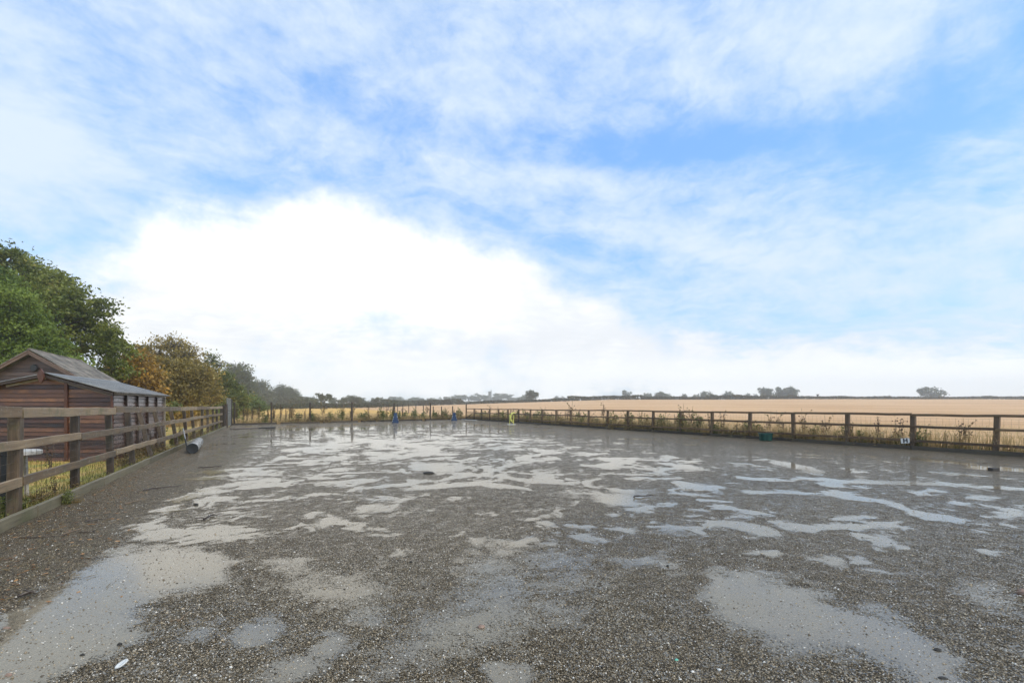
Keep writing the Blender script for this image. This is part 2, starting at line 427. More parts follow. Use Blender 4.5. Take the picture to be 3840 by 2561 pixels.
def wetfield(X, Y):
    """>0 where water stands, in the yard's own coordinates"""
    Ys = np.maximum(Y, 1.6)
    px = CX + F * X / Ys; py = HY + F * EYE / Ys
    # wobble the traced outlines so that edges are ragged
    wob = np.minimum(1.0, (py - HY) / 500)
    qx = px + (fbm(X*3.1, Y*3.1, 5, 31, .6) - .5) * 190 * wob
    qy = py + (fbm(X*3.1, Y*3.1, 5, 47, .6) - .5) * 95 * wob * np.minimum(1.0, (py-HY)/500)
    dens = np.full(X.shape, -.40)
    for cx, cy_, rx, ry, k in DENS: dens = dens + k * np.exp(-((px-cx)/rx)**2 - ((py-cy_)/ry)**2)
    wx = X + (fbm(X*.8, Y*.8, 3, 5) - .5) * 1.4; wy = Y + (fbm(X*.8, Y*.8, 3, 9) - .5) * 1.4
    ca, sa = .89, .46
    lx = wx*ca - wy*sa; ly = wx*sa + wy*ca
    nz = fbm(lx*2.1, ly*1.6, 6, 3, .72)
    rid = 1 - np.abs(fbm(lx*1.6+40, ly*1.3, 5, 77, .66) - .5) * 9
    wet = dens - .29 - np.clip((5.0 - Y) / 1.0, 0, 1) * .45 + (nz - .5) * 3.9 + np.clip(rid, -.6, 1) * .24
    wet = wet * np.where(wet > 0, 1.8, 1.3)
    for P, soft, dep in POOLS:
        wet = np.maximum(wet, np.clip(poly_sd(qx, qy, P) / soft, -1.2, 1) * dep)
    for cx, cy_, rx, ry, rot, dep in SPOTS:
        ca, sa = math.cos(R(rot)), math.sin(R(rot))
        u = (qx-cx)*ca + (qy-cy_)*sa; v = -(qx-cx)*sa + (qy-cy_)*ca
        wet = np.maximum(wet, np.clip((1 - np.hypot(u/rx, v/ry)) * 1.5, -1.2, 1) * dep)
    for P, hw, dep in STREAKS:
        d = np.full(X.shape, 1e9)
        for a, b in zip(P[:-1], P[1:]): d = np.minimum(d, seg_dist(qx, py + (qy-py)*.4, a, b, 1.0))
        wet = np.maximum(wet, np.clip((1 - d/hw) * 1.4, -1.2, 1) * dep)
    return wet
# ------------------------------------------------------------------ terrain
def lineL(Y): return -2.99 - .513 * Y        # foot of the kerb along the left side of the yard
def lineR(Y): return 20.8 - .516 * Y         # foot of the right fence
FL, FR = Vector((lineL(34.5), 34.5, 0)), Vector((lineR(50), 50, 0))
NL, NR = Vector((lineL(-4), -4, 0)), Vector((lineR(-4), -4, 0))

def height(X, Y):
    X = np.asarray(X, float); Y = np.asarray(Y, float)
    G = np.clip((X + 132) / 180, 0, 1) ** 1.6
    q = np.where(Y < 222, np.clip((Y - 56) / 166, 0, 1), np.clip(1 - (Y - 222) / 260, .25, 1))
    h = -.06 + 4.76 * G * q
    h = h + 8.5 * np.exp(-((X + 50) / 210) ** 2 - ((Y - 680) / 130) ** 2) * np.clip((Y - 330) / 150, 0, 1)
    und = (fbm(X / 60, Y / 60, 3, 91) - .5) * .8 * np.clip((np.hypot(X, Y) - 60) / 80, 0, 1)
    return h + und
def hz(x, y): return float(height(np.array([x]), np.array([y]))[0])

def grid_faces(nr, nc):
    i = np.arange(nr - 1)[:, None] * nc + np.arange(nc - 1)[None, :]
    return np.stack([i, i + 1, i + nc + 1, i + nc], -1).reshape(-1, 4)

xs = np.sinh(np.linspace(-4.6, 4.6, 260)) * 22
ys = np.concatenate([np.linspace(-150, 0, 12)[:-1], np.linspace(0, 300, 220)[:-1], 300 + (np.linspace(0, 1, 50) ** 1.6) * 640])
GX, GY = np.meshgrid(xs, ys)
m, t, b = new_mat('stubble')
co = t.node('ShaderNodeTexCoord').outputs['Object']
dR = t.vm('DOT_PRODUCT', co, (.889, .459, 0))                      # distance across the right fence line
pad = t.rng(dR, 19.0, 21.5)                                        # 0 = paddock, 1 = stubble field
rot = t.node('ShaderNodeMapping'); t.put(rot.inputs[0], co); rot.inputs['Rotation'].default_value = (0, 0, R(24))
lines = t.noise(t.vm('MULTIPLY', rot.outputs[0], (.012, .55, 1)), 1.0, 5, .6, .2)
lines2 = t.noise(t.vm('MULTIPLY', rot.outputs[0], (.05, 3.0, 1)), 1.0, 4, .6)
patch = t.noise(co, .035, 5, .55)
fine = t.noise(co, 7.0, 5, .7)
fine2 = t.noise(co, 45.0, 4, .7)
s1 = t.m('ADD', t.m('MULTIPLY', lines, .5), t.m('ADD', t.m('MULTIPLY', lines2, .25), t.m('MULTIPLY', patch, .35)))
stub = t.ramp(s1, [(.35, (.47, .26, .12)), (.52, (.65, .395, .20)), (.7, (.76, .50, .28))])
tram = t.node('ShaderNodeTexWave', wave_type='BANDS', bands_direction='Y'); t.put(tram.inputs['Vector'], rot.outputs[0]); tram.inputs['Scale'].default_value = .035; tram.inputs['Distortion'].default_value = 1.2; tram.inputs['Detail'].default_value = 2
stub = t.mix(t.rng(tram.outputs['Fac'], .9, .98, 0, .35), stub, (.36, .21, .10))
stub = t.mix(t.rng(fine, .45, .75, 0, .35), stub, (.34, .235, .12))
stub = t.mix(t.rng(fine2, .5, .75, 0, .3), stub, (.25, .17, .09))
gold = t.ramp(t.m('ADD', t.m('MULTIPLY', fine, .5), t.m('MULTIPLY', t.noise(co, .22, 6, .6), .5)), [(.32, (.32, .19, .055)), (.5, (.68, .41, .115)), (.68, (.80, .53, .20))])
c = t.mix(pad, gold, stub)
farw = t.rng(t.vm('DOT_PRODUCT', co, (0, 1, 0)), 218, 226)
green = t.ramp(t.noise(co, .006, 4, .6), [(.35, (.075, .085, .035)), (.5, (.20, .18, .09)), (.65, (.40, .33, .19))])
c = t.mix(farw, c, green)
t.put(b.inputs['Base Color'], c); b.inputs['Roughness'].default_value = .85; b.inputs['Specular IOR Level'].default_value = .15
bump(t, b, t.m('ADD', fine, t.m('MULTIPLY', fine2, .5)), .12, .6)
M['stubble'] = m
Vt = np.stack([GX, GY, height(GX, GY)], -1)
field = np_mesh('field', Vt, grid_faces(len(ys), len(xs)), M['stubble'], smooth=True)
tag(field, kind='structure')

# rough lawn between the yard and the shed
m, t, b = new_mat('rough_lawn')
co = t.node('ShaderNodeTexCoord').outputs['Object']
f1 = t.noise(co, .9, 6, .6); f2 = t.noise(co, 14, 5, .7)
c = t.ramp(t.m('ADD', t.m('MULTIPLY', f1, .65), t.m('MULTIPLY', f2, .35)), [(.33, (.16, .19, .035)), (.46, (.36, .31, .06)), (.56, (.54, .33, .09)), (.7, (.52, .28, .12))])
t.put(b.inputs['Base Color'], c); b.inputs['Roughness'].default_value = .8
bump(t, b, f2, .05, .7)
M['lawn'] = m
lv, nl = [], 40
for j in range(nl + 1):
    Y = -4 + 39 * j / nl
    for k in range(13):
        X = lineL(Y) - .06 - 16 * k / 12 - (0 if k < 12 else 6)
        lv.append((X, Y, -.045 + (.05 * (fbm(np.array([X * .7]), np.array([Y * .7]), 3, 8)[0] - .5) if k else 0)))
lawn = np_mesh('lawn', lv, grid_faces(nl + 1, 13), M['lawn'], smooth=True)
tag(lawn, kind='structure')

# ------------------------------------------------------------------ the gravel yard and the water on it
NRW, NCL = 470, 430
s0 = np.concatenate([np.linspace(0, .135, 16)[:-1], np.array([])])
# rows packed towards the eye so that near gravel gets as fine a mesh as far gravel
yy = np.geomspace(1.6, 50.0, NRW)
srow = np.concatenate([s0, (yy + 4) / 54.0]); srow = np.unique(np.clip(srow, 0, 1)); srow[-1] = 1.0
tcol = np.linspace(0, 1, NCL)
SS, TT = np.meshgrid(srow, tcol, indexing='ij')
def blin(k): return (NL[k]*(1-TT) + NR[k]*TT) * (1-SS) + (FL[k]*(1-TT) + FR[k]*TT) * SS
YX, YY = blin(0), blin(1)
WET = wetfield(YX, YY)
edge_in = np.minimum(TT, 1 - TT) * 26
WET = np.where(edge_in < .5, np.minimum(WET, -.25), WET)
relief = (fbm(YX * .5, YY * .5, 4, 61) - .5) * .022 * np.clip(-WET * 2, 0, 1) + np.clip(-WET, -.3, .5) * .012
relief = np.where(YY > 20, relief * .4, relief)
YV = np.stack([YX, YY, relief], -1)

def gravel_nodes(t, co, wet):
    """colour, height and wetness of the stone chippings"""
    vc = t.voro(co, 105, 'F1', 'Color'); vd = t.voro(co, 105, 'F1', 'Distance')
    vd2 = t.voro(co, 210, 'F1', 'Distance'); vc2 = t.voro(co, 210, 'F1', 'Color')
    r1, r2, r3 = t.sep(vc)[0], t.sep(vc)[1], t.sep(vc2)[0]
    big = t.noise(co, .55, 5, .6)
    dark = t.mix(r2, (.088, .069, .041), (.265, .205, .122))
    mid = t.mix(r2, (.37, .29, .18), (.64, .525, .355))
    c = t.mix(t.rng(r1, .25, .85), dark, mid)
    c = t.mix(t.m('MULTIPLY', t.rng(r3, .92, .96), .85), c, (.66, .60, .49))
    c = t.mix(t.m('MULTIPLY', t.rng(r1, .93, .955), .9), c, (.78, .72, .61))  # sparse white stones, with wet glints painted into their colour
    c = t.mix(t.rng(big, .35, .65, 0, .40), c, (.30, .225, .135))
    vast = t.noise(co, .13, 4, .6)
    c = t.mix(t.rng(vast, .42, .62, 0, .30), c, (.15, .113, .07))
    c = t.mix(t.rng(vd, .29, .62, 0, .84), c, (.018, .014, .009))  # shade in the crevices between stones, painted into the colour
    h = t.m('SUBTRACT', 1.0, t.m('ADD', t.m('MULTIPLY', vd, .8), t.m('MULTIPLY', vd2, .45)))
    return c, h
m, t, b = new_mat('wet_gravel')
co = t.node('ShaderNodeTexCoord').outputs['Object']
wet = t.node('ShaderNodeAttribute', attribute_name='wet').outputs['Fac']
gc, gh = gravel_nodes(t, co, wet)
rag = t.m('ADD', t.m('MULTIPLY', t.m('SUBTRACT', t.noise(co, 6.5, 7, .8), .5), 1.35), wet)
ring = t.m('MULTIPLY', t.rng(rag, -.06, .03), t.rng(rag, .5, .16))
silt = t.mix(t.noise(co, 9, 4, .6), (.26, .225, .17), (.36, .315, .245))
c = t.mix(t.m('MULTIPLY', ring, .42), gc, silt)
deep = t.rng(rag, .12, .5)
c = t.mix(t.m('MULTIPLY', deep, .32), c, (.30, .255, .195))
t.put(b.inputs['Base Color'], c)
t.put(b.inputs['Roughness'], t.rng(rag, -.45, 0.0, .55, .30))
b.inputs['Specular IOR Level'].default_value = .08
hb = t.m('MULTIPLY', gh, t.rng(rag, -.3, .05, 1.0, .55))
bump(t, b, hb, .022, 1.0)
M['gravel'] = m
m, t, b = new_mat('puddle_water')
co = t.node('ShaderNodeTexCoord').outputs['Object']
wet = t.node('ShaderNodeAttribute', attribute_name='wet').outputs['Fac']
stone = t.voro(co, 105, 'F1', 'Distance')
rag = t.m('ADD', t.m('MULTIPLY', t.m('SUBTRACT', t.noise(co, 6.5, 7, .8), .5), 1.35), wet)
rag = t.m('ADD', rag, t.m('MULTIPLY', t.m('SUBTRACT', t.sep(t.voro(co, 105, 'F1', 'Color'))[0], .5), .42))
rag = t.m('ADD', rag, t.m('MULTIPLY', t.m('SUBTRACT', stone, .5), .22))
mask = t.rng(rag, -.02, .09)
fr = t.node('ShaderNodeFresnel'); fr.inputs['IOR'].default_value = 1.40
gl = t.node('ShaderNodeBsdfGlossy'); gl.inputs['Roughness'].default_value = .03; gl.inputs['Color'].default_value = (1, .965, .91, 1)
bn = t.node('ShaderNodeBump'); bn.inputs['Distance'].default_value = .002; bn.inputs['Strength'].default_value = .25
t.put(bn.inputs['Height'], t.noise(co, 16, 3, .6)); t.l.new(bn.outputs[0], gl.inputs['Normal'])
tp = t.node('ShaderNodeBsdfTransparent'); tp.inputs['Color'].default_value = (.97, .97, .95, 1)
tp0 = t.node('ShaderNodeBsdfTransparent')
mud = t.node('ShaderNodeBsdfDiffuse'); t.put(mud.inputs['Color'], t.mix(t.noise(co, 2.5, 5, .6), (.48, .405, .285), (.62, .535, .39)))
body = t.node('ShaderNodeMixShader'); t.put(body.inputs[0], t.rng(rag, 0.0, .45, .14, .36)); t.l.new(tp.outputs[0], body.inputs[1]); t.l.new(mud.outputs[0], body.inputs[2])
mx = t.node('ShaderNodeMixShader'); t.l.new(fr.outputs[0], mx.inputs[0]); t.l.new(body.outputs[0], mx.inputs[1]); t.l.new(gl.outputs[0], mx.inputs[2])
mx2 = t.node('ShaderNodeMixShader'); t.put(mx2.inputs[0], mask); t.l.new(tp0.outputs[0], mx2.inputs[1]); t.l.new(mx.outputs[0], mx2.inputs[2])
t.l.new(mx2.outputs[0], m.node_tree.nodes['Material Output'].inputs['Surface'])
M['water'] = m

YF = grid_faces(*SS.shape)
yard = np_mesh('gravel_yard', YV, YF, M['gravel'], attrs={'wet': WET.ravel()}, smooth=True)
tag(yard, kind='structure')
fw = WET.ravel()[YF].max(1) > -.22
used = np.unique(YF[fw]); remap = np.full(WET.size, -1); remap[used] = np.arange(len(used))
WV = YV.reshape(-1, 3)[used].copy(); WV[:, 2] = np.maximum(.004, WV[:, 2] + .004)
water = np_mesh('puddle_water', WV, remap[YF[fw]], M['water'], attrs={'wet': WET.ravel()[used]}, smooth=True)
tag(water, kind='structure')

# loose chippings lying proud of the surface close to the camera
NS = 150000
sy = 2.0 + 9.0 * rng.random(NS) ** 1.5; sx = (rng.random(NS) * 2.5 - 1.25) * sy
keep = (sx > lineL(sy) + .1) & (sx < lineR(sy) - .2)
sx, sy = sx[keep], sy[keep]
sw = wetfield(sx, sy)
keep = rng.random(len(sx)) < np.where(sw > .12, .34, np.where(sw > -.1, .6, 1.0)); sx, sy = sx[keep], sy[keep]
n = len(sx); sz = rng.uniform(.0026, .0066, n) * (1 + .9 * (rng.random(n) > .97))
base = np.array([[1, 0, 0], [0, 1, 0], [-1, 0, 0], [0, -1, 0], [0, 0, .75], [0, 0, -.75]], float)
ang = rng.random(n) * 6.283; ca, sa = np.cos(ang), np.sin(ang)
P = base[None] * (rng.uniform(.55, 1.25, (n, 6, 1))) * sz[:, None, None]
P = P + rng.normal(0, .16, P.shape) * sz[:, None, None]
Q = np.stack([P[..., 0]*ca[:, None] - P[..., 1]*sa[:, None], P[..., 0]*sa[:, None] + P[..., 1]*ca[:, None], P[..., 2]], -1)
Q += np.stack([sx, sy, sz * .35 + .002], -1)[:, None]
tri = np.array([[0,1,4],[1,2,4],[2,3,4],[3,0,4],[1,0,5],[2,1,5],[3,2,5],[0,3,5]])
ft = (np.arange(n)[:, None, None] * 6 + tri[None]).reshape(-1, 3)
m, t, b = new_mat('stone_chips')
at = t.node('ShaderNodeAttribute', attribute_name='tint').outputs['Fac']
t.put(b.inputs['Base Color'], t.ramp(at, [(0, (.04, .03, .017)), (.40, (.175, .132, .078)), (.72, (.40, .315, .20)), (.88, (.52, .44, .32)), (.90, (.68, .63, .54)), (1, (.78, .74, .66))]))  # white end of the ramp paints glints onto some of the chips
b.inputs['Roughness'].default_value = .22; b.inputs['Specular IOR Level'].default_value = .6
M['chips'] = m
st = np_mesh('loose_chippings', Q, ft, M['chips'], attrs={'tint': np.repeat(rng.random(n), 6)})
tag(st, 'dark and pale loose stone chippings strewn over the yard', 'gravel', kind='stuff')

# ------------------------------------------------------------------ left fence: posts, three rails of long boards
STEP = 1.73
dirL = Vector((-.513, 1, 0)).normalized(); nrmL = Vector((dirL.y, -dirL.x, 0))      # normal points into the yard
OFF = .16
def onL(Y, off=OFF): return Vector((lineL(Y), Y, 0)) - nrmL * off
root = thing('post_and_rail_fence', onL(17), 'weathered grey timber post and rail fence with leaning posts beside the shed', 'fence')
fr_ = random.Random(3)
YP = [2.5, 4.2, 5.96, 7.77, 9.47, 11.0, 12.75, 14.3, 16.1, 17.8, 19.6, 21.5, 23.5, 25.4, 27.4, 29.5]
LEAN = {4: -.02, 5: -.06, 6: -.15, 7: -.14, 8: -.10, 9: -.05, 10: -.06}
for i, Y in enumerate(YP):
    p = onL(Y, OFF + .07) ; le = LEAN.get(i, fr_.uniform(-.015, .015))
    top = Vector((p.x, p.y, 1.30 + (.12 if i == len(YP)-1 else fr_.uniform(0, .03)))) + Vector((le * 2.6, 0, 0))
    wdt = .115 if i < 3 else .10
    MB().bar(p + Vector((0, 0, -.12)), top, wdt * 1.15, wdt, up=(nrmL.x, nrmL.y, 0), seg=3, jit=.006, rr=fr_).build('post', M['fence_post'], root)
RAILZ = [(1.315, .135), (.905, .115), (.455, .115)]
for r, (z, hgt) in enumerate(RAILZ):
    i = -(r % 2)
    while i < len(YP) - 1:
        a, bq = max(i, 0), min(i + 2, len(YP) - 1)
        if a == bq: break
        pts = []
        za = z + fr_.uniform(-.02, .02)
        A, B = onL(YP[a] - (0 if a else 1.0), OFF), onL(YP[bq] - .03, OFF)
        A.z = za; B.z = z + fr_.uniform(-.012, .012)
        MB().bar(A, B, .045, hgt * fr_.uniform(.95, 1.04), seg=8, jit=.010, rr=fr_).build('rail', M['fence_rail'], root)
        i += 2
# wire netting stapled behind the rails
nb = MB()
for k in range(9):
    z = .04 + .11 * k
    for a, bq in zip(YP[1:-1], YP[2:]):
        A, B = onL(a, OFF + .035), onL(bq, OFF + .035); A.z = B.z = z
        nb.tube([A, (A + B) / 2 + Vector((0, 0, -.008)), B], .0016, 3, False)
yv = 4.05
while yv < 20:
    A = onL(yv, OFF + .035); nb.tube([A + Vector((0, 0, .02)), A + Vector((0, 0, .93))], .0016, 3, False); yv += .14
M['wire'] = plain('rusty_wire', (.10, .07, .05), .5, .5, .2)
nb.build('wire_netting', M['wire'], root)

# timber kerb boards along the foot of that fence
root = thing('timber_kerb', (lineL(17), 17, 0), 'mossy timber edging boards along the foot of the grey fence', 'kerb')
kY = [-4, -.6, 2.6, 5.95, 8.3, 11.4, 14.8, 18.2, 21.6, 25.0, 28.4, 31.5]
for a, bq in zip(kY[:-1], kY[1:]):
    A = Vector((lineL(a + .012), a + .012, 0)) - nrmL * .03; B = Vector((lineL(bq - .012), bq - .012, 0)) - nrmL * .03
    dzk = fr_.uniform(-.012, .012); A.z = .035 + dzk; B.z = .035 + fr_.uniform(-.012, .012)
    MB().bar(A, B, .055, .20, seg=6, jit=.004, rr=fr_).build('board', M['kerb'], root)

# ------------------------------------------------------------------ right fence
dirR = Vector((-.516, 1, 0)).normalized(); nrmR = Vector((-dirR.y, dirR.x, 0))       # normal points into the yard
def onR(Y, off=0.0): return Vector((lineR(Y), Y, 0)) - nrmR * off
root = thing('post_and_rail_fence', onR(30), 'long dark brown post and rail fence between yard and stubble field', 'fence')
YR = [13.43 + STEP * k for k in range(-3, 21)] + [50.0]
for i, Y in enumerate(YR):
    p = onR(Y, .10); last = i == len(YR) - 1
    top = 1.15 if not last else 1.62
    MB().bar(p + Vector((0, 0, -.15)), p + Vector((fr_.uniform(-.045, .045), fr_.uniform(-.03, .03), top + fr_.uniform(-.03, .02))), fr_.uniform(.115, .14), .12, up=(nrmR.x, nrmR.y, 0), seg=3, jit=.005, rr=fr_).build('post', M['brown_post'], root)
for r, (z, hgt) in enumerate([(1.125, .085), (.735, .08), (.285, .08)]):
    i = -(r % 2)
    while i < len(YR) - 1:
        a, bq = max(i, 0), min(i + 2, len(YR) - 1)
        A, B = onR(YR[a], .02), onR(YR[bq] - .025, .02)
        A.z = z + fr_.uniform(-.02, .02); B.z = z + fr_.uniform(-.02, .02)
        MB().bar(A, B, .04, hgt * fr_.uniform(.9, 1.1), seg=6, jit=.010, rr=fr_).build('rail', M['brown_rail'], root)
        i += 2
A, B = onR(48.3, .0), onR(49.9, .0); A.z = .62; B.z = .10
MB().bar(A, B, .04, .08).build('brace', M['brown_rail'], root)
for a, bq in zip(YR[:-1:2], YR[2::2]):
    A, B = onR(a + .01, -.02), onR(bq - .01, -.02); A.z = .035; B.z = .035
    MB().bar(A, B, .05, .17, seg=4, jit=.006, rr=fr_).build('edge_board', M['edge_board'], root)
nb = MB()
for k in range(8):
    z = .15 + .125 * k
    for a, bq in zip(YR[:-1], YR[1:]):
        if a > 36: continue
        A, B = onR(a, .17), onR(bq, .17); A.z = B.z = z
        nb.tube([A, (A + B) / 2 + Vector((0, 0, -.01)), B], .0016, 3, False)
yv = 8.3
while yv < 30:
    A = onR(yv, .17); nb.tube([A + Vector((0, 0, .1)), A + Vector((.004, 0, 1.03))], .0016, 3, False); yv += .135
nb.build('wire_netting', M['wire'], root)

# ------------------------------------------------------------------ tall wire fence across the far end
def onF(k, off=0.0):
    p = FL.lerp(FR, k); d = (FR - FL).normalized(); return p - Vector((d.y, -d.x, 0)) * off
def far_at(px):                          # where the sight column meets the far edge of the yard
    u = (px - CX) / F; d = FR - FL
    k = (u * FL.y - FL.x) / (d.x - u * d.y); return k
root = thing('wire_fence', onF(.5), 'row of tall dark posts carrying thin wire across the far end of the yard', 'fence')
ks = [far_at(p) for p in (880, 1018, 1163, 1321, 1480, 1615)]
for i, k in enumerate(ks):
    p = onF(k, .06)
    MB().bar(p + Vector((0, 0, -.2)), p + Vector((fr_.uniform(-.02, .02), 0, 1.68 + .05 * (i % 2))), .11, .11, up=(0, 1, 0), seg=3, jit=.005, rr=fr_).build('post', M['dark_post'], root)
for z in (.25, .5, .75, 1.0, 1.25, 1.5):
    A, B = onF(ks[0], .12), onF(1, .12); A.z = B.z = z
    MB().tube([A, B], .0022, 4).build('wire', M['wire'], root)
for k0, k1 in zip(np.linspace(.0, .92, 7), np.linspace(.16, 1.0, 7)):
    k1 = min(k0 + .142, 1.0)
    A, B = onF(k0, 0), onF(k1 - .002, 0); A.z = B.z = .04
    MB().bar(A, B, .05, .18, seg=3, jit=.006, rr=fr_).build('edge_board', M['edge_board'], root)

# paddock fence running off behind it
root = thing('paddock_fence', (-8, 55, hz(-8, 55)), 'line of thin stakes and wire running away across the golden paddock', 'fence')
prev = None
for px in (1699, 1655, 1625, 1588, 1559, 1533, 1511, 1491, 1475, 1456, 1440, 1425, 1409, 1397, 1385, 1374, 1364):
    u = (px - CX) / F; Y = 13.2 / (u + .40); X = u * Y; z = hz(X, Y)
    p = Vector((X, Y, z)); top = 1.45 + fr_.uniform(-.06, .06)
    MB().bar(p + Vector((0, 0, -.1)), p + Vector((fr_.uniform(-.05, .05), 0, top)), .10, .10, up=(0, 1, 0)).build('stake', M['dark_post'], root)
    if prev is not None:
        for q in (.5, .9, 1.3): MB().tube([prev + Vector((0, 0, q)), p + Vector((0, 0, q))], .003, 3).build('wire', M['wire'], root)
    prev = p
root2 = thing('paddock_fence', (-58, 140, hz(-58, 140)), 'short row of far stakes at the back of the golden paddock', 'fence')
for px in (1072, 1125, 1175, 1225, 1263, 1287, 1310):
    Y = 128.; X = (px - CX) / F * Y; p = Vector((X, Y, hz(X, Y)))
    MB().bar(p + Vector((0, 0, -.1)), p + Vector((fr_.uniform(-.05, .05), 0, 1.6)), .16, .16, up=(0, 1, 0)).build('stake', M['dark_post'], root2)

# ------------------------------------------------------------------ tall mesh gate in the far left corner
M['galv'] = plain('galvanised_mesh', (.20, .20, .18), .5, .3, .2)
p0, p1 = onL(30.4, .02), onL(33.9, .02)
root = thing('mesh_gate', p0, 'tall grey mesh gate between two dark posts at the end of the grey fence', 'gate')
MB().bar(p0 + Vector((0, 0, -.1)), p0 + Vector((-.02, 0, 1.55)), .15, .15, up=(0, 1, 0), seg=3, jit=.006).build('gate_post', M['dark_post'], root)
MB().bar(p1 + Vector((0, 0, -.1)), p1 + Vector((0, 0, 1.9)), .13, .13, up=(0, 1, 0), seg=3, jit=.006).build('gate_post', M['dark_post'], root)
a0, a1 = onL(30.75, .02), onL(33.6, .02)
fb = MB()
for A, B in ((a0 + Vector((0, 0, .06)), a0 + Vector((0, 0, 1.92))), (a1 + Vector((0, 0, .06)), a1 + Vector((0, 0, 1.92))), (a0 + Vector((0, 0, .06)), a1 + Vector((0, 0, .06))), (a0 + Vector((0, 0, 1.92)), a1 + Vector((0, 0, 1.92))), (a0 + Vector((0, 0, 1.0)), a1 + Vector((0, 0, 1.0)))):
    fb.tube([A, B], .02, 6)
fb.build('gate_frame', M['galv'], root)
gm = MB()
for k in range(39):
    A = a0.lerp(a1, k / 38); gm.tube([A + Vector((0, 0, .06)), A + Vector((0, 0, 1.92))], .004, 4, False)
for k in range(30):
    z = .06 + 1.86 * k / 29; gm.tube([a0 + Vector((0, 0, z)), a1 + Vector((0, 0, z))], .004, 4, False)
gm.build('wire_mesh', M['galv'], root)
a2, a3 = onL(29.5, .1), onL(30.2, .1)
MB().bar(onL(30.0, .12) + Vector((0, 0, -.1)), onL(30.0, .12) + Vector((0, 0, 1.45)), .2, .18, up=(0, 1, 0), seg=3, jit=.006).build('gate_post', M['dark_post'], root)

# ------------------------------------------------------------------ the low shed
SD = Vector((-.394, .919, 0))                       # the side wall runs back this way
C0 = Vector((-10.55, 12.3, -.05)); LEN = 4.65
EAVE, RIDGE, RX = 1.80, 2.235, -12.2                 # eaves and ridge heights, ridge column at the front
LX = -17.6
root = thing('low_shed', C0, 'low brown shiplap shed with shallow grey corrugated roof behind the grey fence', 'shed')
def roofz(x): return RIDGE - (x - RX) * (RIDGE - EAVE) / (C0.x - RX) if x > RX else RIDGE - (RX - x) * .19
rs = random.Random(11)
PB = .112
def lap(mb, A, B, z0, z1, out, tA=None, tB=None):
    """one lapped board from A to B (xy), its foot standing proud"""
    f = out * .024; g = out * .006; bk = out * -.012
    zA, zB = (tA if tA is not None else z1), (tB if tB is not None else z1)
    P = [Vector((*A.xy, z0)) + bk, Vector((*B.xy, z0)) + bk, Vector((*B.xy, z0)) + f, Vector((*A.xy, z0)) + f,
         Vector((*A.xy, zA)) + bk, Vector((*B.xy, zB)) + bk, Vector((*B.xy, zB)) + g, Vector((*A.xy, zA)) + g]
    mb.hexa(P); return mb
outF = Vector((0, -1, 0)); outS = Vector((SD.y, -SD.x, 0))
BX = -11.72                                          # batten column on the front wall
# a plain dark lining closes the wall behind the laps
lin = MB(); pts = [(LX, C0.z), (C0.x, C0.z), (C0.x, EAVE - .03), (RX, RIDGE - .04), (LX, roofz(LX) - .04)]
lin.add([Vector((x, C0.y + .03, z)) for x, z in pts] + [Vector((x, C0.y + .06, z)) for x, z in pts], [(0, 1, 2, 3, 4), (9, 8, 7, 6, 5)])
wallF = lin.build('front_wall', M['dark_batten'], root)
row = 0
while True:
    z0 = C0.z + row * PB; z1 = z0 + PB - .010
    if z0 > RIDGE - .08: break
    for xa, xb in ((LX, BX - .045), (BX + .045, C0.x)):
        # trim to the gable
        ra = RX - (RIDGE - z1) / .19; rb = RX + (RIDGE - z1) * (C0.x - RX) / (RIDGE - EAVE)
        a_, b_ = max(xa, ra), min(xb, rb)
        if b_ - a_ < .12: continue
        n = 2 if b_ - a_ > 3.5 else 1
        cut = [a_ + (b_ - a_) * q / n for q in range(n + 1)]
        for q in range(n):
            lap(MB(), Vector((cut[q] + .004, C0.y, 0)), Vector((cut[q+1] - .004, C0.y, 0)), z0, z1, outF).build('plank', M['shed_front'], wallF)
    row += 1
for bx in (BX,):
    MB().bar((bx, C0.y - .03, C0.z), (bx, C0.y - .03, roofz(bx) - .03), .045, .085, up=(1, 0, 0)).build('batten', M['batten'], root)
MB().bar((C0.x + .01, C0.y - .012, C0.z), (C0.x + .01, C0.y - .012, EAVE - .05), .05, .05, up=(1, 0, 0)).build('corner_batten', M['batten'], root)
nb_ = 5
E0 = C0 + SD * LEN
lin = MB(); A, B = C0 - outS * .03, E0 - outS * .03
lin.add([Vector((*A.xy, C0.z)), Vector((*B.xy, C0.z)), Vector((*B.xy, EAVE - .03)), Vector((*A.xy, EAVE - .03))], [(0, 1, 2, 3)])
wallS = lin.build('side_wall', M['dark_batten'], root)
for row in range(16):
    z0 = C0.z + row * PB; z1 = min(z0 + PB - .016, EAVE - .07)
    for q in range(nb_):
        A = C0 + SD * (LEN * q / nb_ + (.05 if q else .04)); B = C0 + SD * (LEN * (q + 1) / nb_ - .05)
        lap(MB(), A, B, z0, z1, outS).build('plank', M['shed_side'], wallS)
for q in range(1, nb_ + 1):
    A = C0 + SD * (LEN * q / nb_) + outS * .025
    MB().bar((A.x, A.y, C0.z), (A.x, A.y, EAVE - .06), .05, .075, up=tuple(outS)).build('batten', M['dark_batten'] if q < nb_ else M['fascia'], root)
A, B = C0 + outS * .05 - SD * .1, E0 + outS * .05 + SD * .08
MB().bar((A.x, A.y, EAVE - .045), (B.x, B.y, EAVE - .045), .03, .085, seg=4, jit=.003).build('fascia', M['fascia'], root)
# back and left walls
MB().hexa([Vector((*p.xy, z)) for z in (C0.z, EAVE - .02) for p in (E0, E0 + Vector((LX - C0.x, 0, 0)), E0 + Vector((LX - C0.x, -.03, 0)), E0 + Vector((0, -.03, 0)))]).build('back_wall', M['dark_batten'], root)
